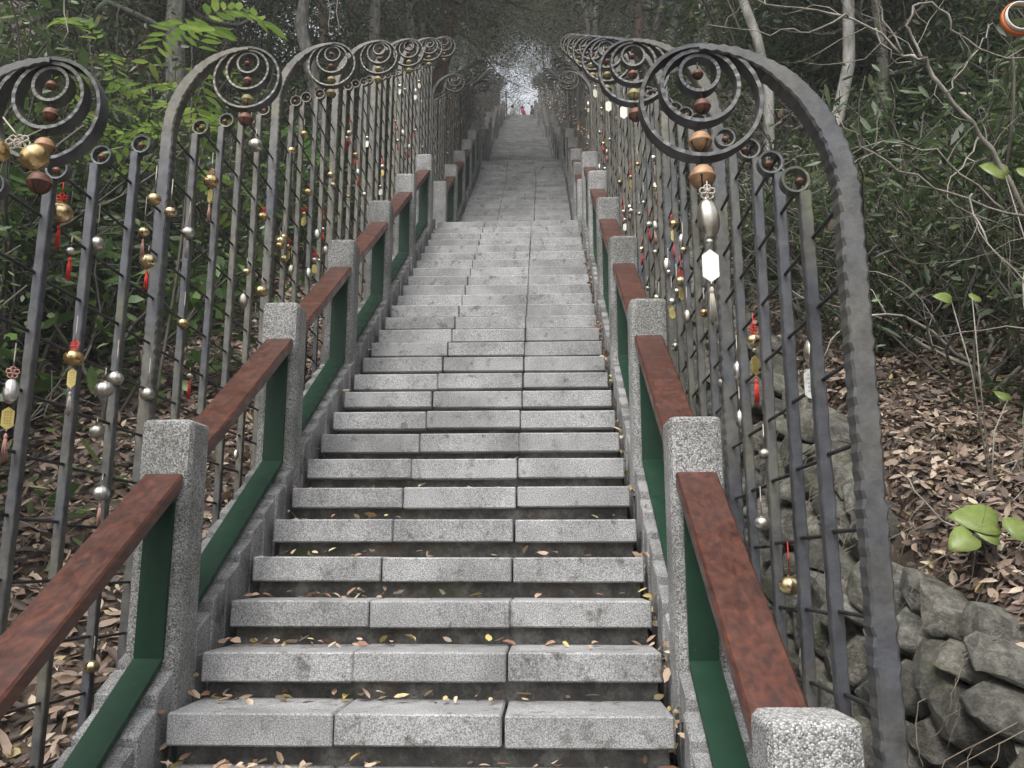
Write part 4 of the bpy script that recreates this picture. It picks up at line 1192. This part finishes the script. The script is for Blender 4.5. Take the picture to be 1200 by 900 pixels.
for i in range(26):
    y = vr.uniform(24, 52)
    shrub(vr.choice(['sA', 'sH', 'sC']), -vr.uniform(2.3, 5), y, 1.3); shrub(vr.choice(['sA', 'sB', 'sH']), vr.uniform(1.5, 4), y, 1.2)
for (x, y, k_, q) in ((-2.4, 3.3, 'sD', .5), (-3.3, 5.2, 'sG', .8), (-3.6, 6.3, 'sA', 1.1), (-3.0, 7.0, 'sD', .9), (-2.8, 8.0, 'sG', .6), (-2.7, 9.0, 'sA', .8), (-3.0, 3.7, 'sG', .75), (-3.9, 4.2, 'sC', 1.1), (-3.6, 4.6, 'sD', 1.3), (-4.4, 5.2, 'sG', 1.0), (-4.6, 6.2, 'sH', 1.0), (-4.0, 7.2, 'sG', .9), (-3.2, 8.2, 'sH', .8)):
    shrub(k_, x, y, q)
for (x, y, k_, q) in ((-2.35, 5.5, 'pA', 1.0), (-3.6, 6.4, 'pA', .9), (-3.0, 3.5, 'pB', 1.1), (-3.8, 4.8, 'pB', 1.5), (-2.5, 8.6, 'pB', 1.2), (-3.3, 4.0, 'sD', 1.5), (-2.9, 5.6, 'sD', 1.4), (-3.9, 5.6, 'sD', 1.8), (-4.4, 4.4, 'sD', 2.0), (-2.5, 7.5, 'sD', 1.0),
                      (2.5, 5.0, 'pB', .7), (1.9, 5.4, 'sD', .6), (2.9, 4.6, 'sD', .7), (3.2, 5.4, 'pB', .9), (2.3, 6.2, 'sD', .7)):
    shrub(k_, x, y, q)
for i in range(16):
    shrub(vr.choice(['f1', 'f2']), -vr.uniform(2.1, 4.5), vr.uniform(3.0, 8), vr.uniform(.6, 1.1))
for (x, y, k_, q) in ((2.3, 3.6, 'sA', .7), (2.0, 4.1, 'sC', .5), (2.6, 4.0, 'sH', .5), (2.9, 3.6, 'sA', .9), (2.1, 4.7, 'sB', .7), (1.7, 4.6, 'sB', .5), (2.5, 3.2, 'sB', .6), (3.0, 4.3, 'sG', .6)):
    shrub(k_, x, y, q)
for (x, y, q) in ((1.75, 3.75, .5), (1.6, 4.2, .45), (2.1, 4.0, .5), (1.9, 3.3, .35), (2.4, 3.5, .5)):
    shrub(vr.choice(['f1', 'f2']), x, y, q)
RANK = ['nearest'] + [q + ' nearest' for q in ORD[1:]]
for (base, tail), lst in LATER.items():
    lst.sort(key=lambda t: t[0])
    for i, (y, o) in enumerate(lst):
        if len(lst) == 1: o['label'] = '%s %s' % (base, tail)
        elif i < 25: o['label'] = '%s %s %s' % (RANK[i], base, tail)
        else: o['label'] = 'one of the farther %s %s' % (base + ('es' if base.endswith('sh') else 's'), tail)

# a leggy seedling with big yellow green leaves on the right bank
def big_leaf(name, w, h, m, parent, loc, rot):
    """heart shaped blade, gently cupped, with thickness of its own"""
    mb = MB(); N_ = 14; vv = [(0, 0, 0)]
    out = [(0, 0), (.30, -.06), (.52, .10), (.56, .32), (.46, .58), (.26, .80), (0, 1.0), (-.26, .80), (-.46, .58), (-.56, .32), (-.52, .10), (-.30, -.06)]
    top = []; mid = []
    for (x, y) in out: top.append((x * w, y * h, .10 * w * abs(x) * 2 - .12 * h * y * y))
    n = len(out); c = [(0, y * h, -.12 * h * y * y) for y in (.25, .5, .75)]
    vv = top + c
    ff = [(0, 1, 2, 12), (2, 3, 13, 12), (3, 4, 13), (4, 5, 14, 13), (5, 6, 14), (0, 12, 10, 11), (10, 12, 13, 9), (9, 13, 8), (8, 13, 14, 7), (7, 14, 6)]
    mb.add(vv, ff, True); me = mb.mesh(name, m)
    o = link(name, me, parent, loc); o.rotation_mode = 'ZYX'; o.rotation_euler = rot
    so = o.modifiers.new('thickness', 'SOLIDIFY'); so.thickness = .0012
    return o
def leafy_plant(name, label, base, leaves, cat='plant', mname='leaf_yellow', stem_r=.003):
    root = empty(name, base); tag(root, label, cat)
    mb = MB()
    for (x, y, z, w, h, rot) in leaves:
        p = Vector((x, y, z)); mb.tube([(0, 0, -.02), (x * .35, y * .35, z * .6 + .01), tuple(p)], [stem_r * 1.3, stem_r, stem_r * .7], 5)
        big_leaf('leaf', w, h, M[mname], root, p, rot)
    mb.build('stem', M['twig_pale'], root)
    return root
gz = ground(1.52, 3.12)
leafy_plant('seedling', 'seedling with large yellow green heart shaped leaves low on the right bank', (1.52, 3.12, gz), [
    (.02, -.02, .13, .12, .16, (.95, .1, 1.35)), (-.08, -.05, .09, .09, .10, (1.0, -.1, 2.0)), (.0, -.06, .08, .075, .08, (1.0, .2, 1.2)), (.13, -.04, .09, .10, .15, (.9, .1, -1.7)), (.03, -.07, .10, .09, .10, (1.0, 0, -1.2))])
gz = ground(1.70, 3.52)
leafy_plant('vine', 'thin vine with two pale green leaves in front of the dark undergrowth at right', (1.74, 3.52, gz), [
    (-.09, -.02, 1.03 - gz, .055, .075, (1.1, .2, 1.3)), (-.01, -.03, 1.03 - gz, .05, .05, (1.0, .1, -1.0)), (.10, .0, .62 - gz, .05, .07, (.9, .1, .4)), (.16, -.04, .40 - gz, .05, .08, (.9, .1, -.6))], mname='leaf_yellow')
gz = ground(2.0, 3.44)
leafy_plant('vine', 'thin vine with broad green leaves high at the right edge', (2.02, 3.44, gz), [
    (-.14, -.02, 1.53 - gz, .10, .11, (1.15, .2, 1.0)), (-.06, -.02, 1.52 - gz, .09, .10, (1.0, .1, -.7)), (.02, -.02, 1.35 - gz, .08, .10, (1.0, .1, .7)), (-.05, .02, .78 - gz, .06, .09, (.9, .1, .4))], mname='leaf_yellow')

# bare branches reaching in from the right and vines
def bare_branch(name, label, lines, m='twig_pale', twigs=.35):
    p0 = Vector(lines[0][0][0]); root = empty(name, p0); tag(root, label, 'branch', 'bare branches at the upper right')
    for i, (pts, r0, r1) in enumerate(lines):
        P = [Vector(p) for p in pts]; Q = []
        for k in range(len(P) - 1):                                     # smooth it with a Catmull-Rom curve
            a, b_, c, d = P[max(0, k-1)], P[k], P[k+1], P[min(len(P)-1, k+2)]
            for t in (0, .25, .5, .75): Q.append(.5 * ((2*b_) + (-a + c) * t + (2*a - 5*b_ + 4*c - d) * t*t + (-a + 3*b_ - 3*c + d) * t**3) + Vector((vr.gauss(0, .007), vr.gauss(0, .007), vr.gauss(0, .007))))
        Q.append(P[-1])
        mb = MB(); n = len(Q); mb.tube([q - p0 for q in Q], [(r0 + (r1 - r0) * j / (n - 1)) * .74 * vr.uniform(.85, 1.2) for j in range(n)], 6)
        mb.build('limb' if i == 0 else 'twig', M[m], root)
        if twigs:
            tw = MB(); rg = random.Random(i + int(p0.y * 100))
            for j in range(2, n - 1):
                if rg.random() < twigs:
                    d_ = (Q[j+1] - Q[j-1]).normalized(); e_ = (d_ + Vector((rg.gauss(0, .7), rg.gauss(0, .5), rg.gauss(0, .7)))).normalized()
                    branch(tw, Q[j] - p0, e_, rg.uniform(.10, .34), .0024, rg.choice([0, 0, 1]), rg, [], 4, .28, (1, 2), .0, .45)
            if tw.v: tag(tw.build('twigs', M[m], root), kind='stuff')
    return root
bare_branch('bare_branch', 'long pale bare branch arching down from the top towards the right edge', [
    ([(2.55, 3.75, ground(2.55, 3.75) - .1), (2.35, 3.62, .80), (1.97, 3.47, 1.41), (1.79, 3.40, 1.70), (1.65, 3.36, 1.87), (1.55, 3.33, 2.0), (1.48, 3.33, 2.03), (1.27, 3.29, 2.18), (1.06, 3.28, 2.22), (.80, 3.26, 2.27)], .016, .004),
    ([(1.27, 3.29, 2.18), (1.10, 3.30, 2.14), (.95, 3.32, 2.13), (.70, 3.34, 2.19)], .006, .002),
    ([(1.55, 3.33, 2.0), (1.50, 3.30, 2.12), (1.54, 3.30, 2.24), (1.66, 3.32, 2.22), (1.72, 3.36, 2.12), (1.95, 3.42, 2.06), (2.3, 3.5, 2.05)], .008, .004),
    ([(1.65, 3.36, 1.87), (1.72, 3.38, 1.98), (1.82, 3.40, 2.10), (1.90, 3.42, 2.22)], .005, .002),
    ([(1.36, 3.30, 2.12), (1.42, 3.30, 2.02), (1.50, 3.31, 1.98)], .004, .003),
    ([(1.48, 3.33, 2.03), (1.40, 3.30, 2.16), (1.36, 3.28, 2.32)], .006, .003),
    ([(1.79, 3.40, 1.70), (1.70, 3.36, 1.58), (1.60, 3.32, 1.40), (1.74, 3.32, 1.28)], .005, .002)])
bare_branch('bare_branch', 'thin pale branch crossing behind the nearest arch from the right edge', [
    ([(2.45, 3.4, ground(2.45, 3.4) - .1), (2.25, 3.35, .9), (2.05, 3.32, 1.26), (1.75, 3.22, 1.30), (1.45, 3.12, 1.36), (1.20, 3.05, 1.46), (1.08, 3.0, 1.58)], .010, .003),
    ([(1.75, 3.22, 1.30), (1.55, 3.2, 1.50), (1.35, 3.2, 1.58), (1.26, 3.2, 1.55)], .005, .002),
    ([(1.60, 3.18, 1.33), (1.62, 3.14, 1.18), (1.68, 3.1, 1.02), (1.85, 3.1, .86)], .005, .003),
    ([(2.05, 3.32, 1.26), (1.9, 3.25, 1.06), (1.96, 3.2, .82), (2.1, 3.2, .62)], .006, .003)])
bare_branch('bare_branch', 'curved pale vine hanging down at the right edge over the bank', [
    ([(2.1, 3.3, 1.75), (1.98, 3.22, 1.40), (1.85, 3.15, 1.22), (1.78, 3.12, 1.10), (1.92, 3.14, .98), (2.05, 3.2, .90)], .006, .004),
    ([(1.85, 3.15, 1.22), (1.72, 3.10, .98), (1.68, 3.05, .62), (1.62, 3.0, .36), (1.66, 2.95, .1), (1.70, 2.92, ground(1.70, 2.92))], .004, .003)])
bare_branch('bare_branch', 'dead creeper stems trailing across the leafy right bank', [
    ([(1.35, 3.4, ground(1.35, 3.4) + .5), (1.42, 3.3, ground(1.42, 3.3) + .25), (1.5, 3.2, ground(1.5, 3.2) + .06), (1.56, 3.0, ground(1.56, 3.0) + .03)], .004, .003),
    ([(1.9, 3.3, ground(1.9, 3.3) + .12), (1.7, 3.2, ground(1.7, 3.2) + .05), (1.56, 3.05, ground(1.56, 3.05) + .04)], .004, .002)])
for (x, y, zt, zb, w_) in ((-1.83, 2.95, 2.45, 1.92, 'above the nearest ringed arch'), (-1.42, 5.2, 4.1, 3.42, 'above the third ringed arch'), (-1.36, 5.22, 4.1, 3.42, 'beside the one above the third ringed arch')):
    bare_branch('hanging_vine', 'thin pale vine dangling on the left %s' % w_, [([(x, y, zt), (x + .02, y, (zt + zb) / 2 + .1), (x - .01, y, (zt + zb) / 2), (x + .01, y, zb)], .004, .003)], twigs=0)
# orange and white ribbon loop at the top right corner
rb = MB(); rw = MB()
for mb_, r_, y0 in ((rb, .050, 0), (rw, .044, -.012)):
    vv = []; ff = []
    for i in range(28):
        t = i * 2 * math.pi / 28
        for (rr, yy) in ((r_, y0), (r_ - .003, y0), (r_ - .003, y0 + .018), (r_, y0 + .018)): vv.append((rr * math.cos(t), yy, rr * math.sin(t) * 1.05))
    for i in range(28):
        for j in range(4): ff.append((i*4 + j, ((i+1) % 28)*4 + j, ((i+1) % 28)*4 + (j+1) % 4, i*4 + (j+1) % 4))
    mb_.add(vv, ff, True)
ro = empty('ribbon_loop', (1.415, 2.40, 1.575)); tag(ro, 'orange and white ribbon loop hanging at the top right corner', 'ribbon')
rb.build('orange_band', M['orange'], ro); rw.build('white_band', M['ribbon_white'], ro)
# low pale wall glimpsed behind the trunks on the right
def low_wall():
    root = empty('rendered_wall', (2.9, 9.3, ground(2.9, 9.3))); tag(root, 'low pale rendered wall glimpsed behind the trunks above the right fence', 'wall')
    w = MB(); w.box(-1.0, 2.4, 0, .22, -1.0, .95); bevelled_me = bevelled(w.mesh('wall_body', M['wall_render']), .02); link('wall_body', bevelled_me, root)
    c = MB(); c.box(-1.05, 2.45, -.04, .26, .953, 1.03); c.build('coping', M['concrete'], root)
low_wall()

# ------------------------------------------------------------------ people at the top
def person(x, y, h, top_m, leg_m, hair_m, label, face, bag=None, bend=0.0):
    z0 = TOP[1]
    root = empty('person', (x, y, z0), face); tag(root, label, 'person', 'people at the top of the stairs')
    def skin_body(name, verts, edges, rad, m):
        me = bpy.data.meshes.new(name); me.from_pydata(verts, edges, [])
        me.materials.append(m); o = link(name, me, root)
        md = o.modifiers.new('skin', 'SKIN')
        sv = me.skin_vertices[0].data
        for i, r in enumerate(rad): sv[i].radius = r
        sv[0].use_root = True
        o.modifiers.new('sub', 'SUBSURF').levels = 1; o.modifiers['sub'].render_levels = 2
        for p in me.polygons: p.use_smooth = True
        return o
    k = h / 1.70
    V = [(0,0,.92),(0,-.01,1.12),(0,0,1.36),(0,0,1.47),(0,-.02,1.54),(0,-.02,1.64),
         (.17,0,1.38),(.22,.02,1.12),(.20,-.10,.92),(.195,-.14,.84),(-.17,0,1.38),(-.22,.02,1.12),(-.20,-.10,.92),(-.195,-.14,.84),
         (.10,0,.86),(.11,-.02,.48),(.11,.02,.08),(.11,-.12,.04),(-.10,0,.86),(-.11,-.02,.48),(-.11,.02,.08),(-.11,-.12,.04)]
    V = [(a * k, (b_ - bend * max(0, c - .92)) * k, c * k) for a, b_, c in V]
    E_ = [(0,1),(1,2),(2,3),(3,4),(4,5),(2,6),(6,7),(7,8),(8,9),(2,10),(10,11),(11,12),(12,13),(0,14),(14,15),(15,16),(16,17),(0,18),(18,19),(19,20),(20,21)]
    Rd = [(.16,.12),(.15,.11),(.17,.11),(.06,.06),(.085,.09),(.075,.085),(.07,.07),(.05,.05),(.04,.04),(.035,.025),(.07,.07),(.05,.05),(.04,.04),(.035,.025),
          (.095,.095),(.065,.065),(.045,.05),(.04,.035),(.095,.095),(.065,.065),(.045,.05),(.04,.035)]
    skin_body('body', V, E_, [(a * k, b_ * k) for a, b_ in Rd], SKIN)
    # clothing as shells a little outside the body
    J = [0,1,2,6,7,8,10,11,12]; idx = {q: i for i, q in enumerate(J)}
    skin_body('jacket', [V[q] for q in J], [(idx[a], idx[b_]) for a, b_ in E_ if a in idx and b_ in idx], [(Rd[q][0] * k * 1.14 + .012, Rd[q][1] * k * 1.14 + .012) for q in J], top_m)
    J = [0,14,15,16,18,19,20]; idx = {q: i for i, q in enumerate(J)}
    skin_body('trousers', [V[q] for q in J], [(idx[a], idx[b_]) for a, b_ in E_ if a in idx and b_ in idx], [(Rd[q][0] * k * 1.15 + .010, Rd[q][1] * k * 1.15 + .010) for q in J], leg_m)
    hb = MB(); hb.lathe([(.01, .115), (.065, .10), (.092, .05), (.10, -.01), (.096, -.06), (.07, -.08)], 14)
    hb.build('hair', hair_m, root, (V[5][0], V[5][1] + .018, V[5][2] - .005))
    fc = MB()
    for sx in (-1, 1): fc.lathe([(.002, -.008), (.009, 0), (.002, .008)], 8, off=(sx * .03, V[5][1] - .075 * k, V[5][2] - .03))
    fc.build('eyes', hair_m, root)
    return root
SKIN = m_plain('skin', (.50, .32, .24), .6, .1)
HAIR = m_plain('dark_hair', (.02, .016, .014), .6)
pA, pB, pC = m_plain('pale_shirt', (.42, .42, .40), .8), m_plain('red_jacket', (.55, .03, .09), .7), m_plain('navy_jacket', (.035, .04, .09), .7)
dk = m_plain('dark_trousers', (.03, .03, .035), .8); pu = m_plain('purple_trousers', (.14, .05, .13), .8)
person(-1.95, 51.9, 1.64, pA, dk, HAIR, 'person in a pale top and dark trousers, leftmost at the top of the stairs', 2.2)
person(-1.18, 51.9, 1.60, pB, pu, HAIR, 'person in a bright red jacket in the middle at the top of the stairs', -1.9, bend=.25)
person(-.72, 52.2, 1.76, pC, dk, HAIR, 'taller person in navy clothing, rightmost at the top of the stairs', 1.8)
bagm = MB(); bagm.box(-.13, .13, -.06, .06, -.16, .14)
bg_ = link('bag', bevelled(bagm.mesh('bag', m_plain('red_bag', (.55, .06, .03), .6)), .03)); bg_.location = (-.60, 51.85, TOP[1] + .80)
tag(bg_, 'small bright red bag held by the person in navy at the top', 'bag')
hm = MB(); hm.tube([(-.08, 0, .13), (-.06, 0, .24), (.06, 0, .24), (.08, 0, .13)], .012, 5); hm.build('handle', dk, bg_)

# ------------------------------------------------------------------ thin haze added to pale the far woods
hz = MB(); hz.box(-40, 40, -16, 134, -5, 62)
haze_m = bpy.data.materials.new('thin_haze'); haze_m.use_nodes = True; hnt = haze_m.node_tree; hnt.nodes.clear()
ho = hnt.nodes.new('ShaderNodeOutputMaterial'); pv = hnt.nodes.new('ShaderNodeVolumePrincipled')
pv.inputs['Color'].default_value = (.92, .94, .96, 1); pv.inputs['Density'].default_value = .0025; pv.inputs['Anisotropy'].default_value = .2
hnt.links.new(pv.outputs[0], ho.inputs['Volume'])
tag(hz.build('haze', haze_m), 'thin haze in the air along the stairs', None, kind='stuff')
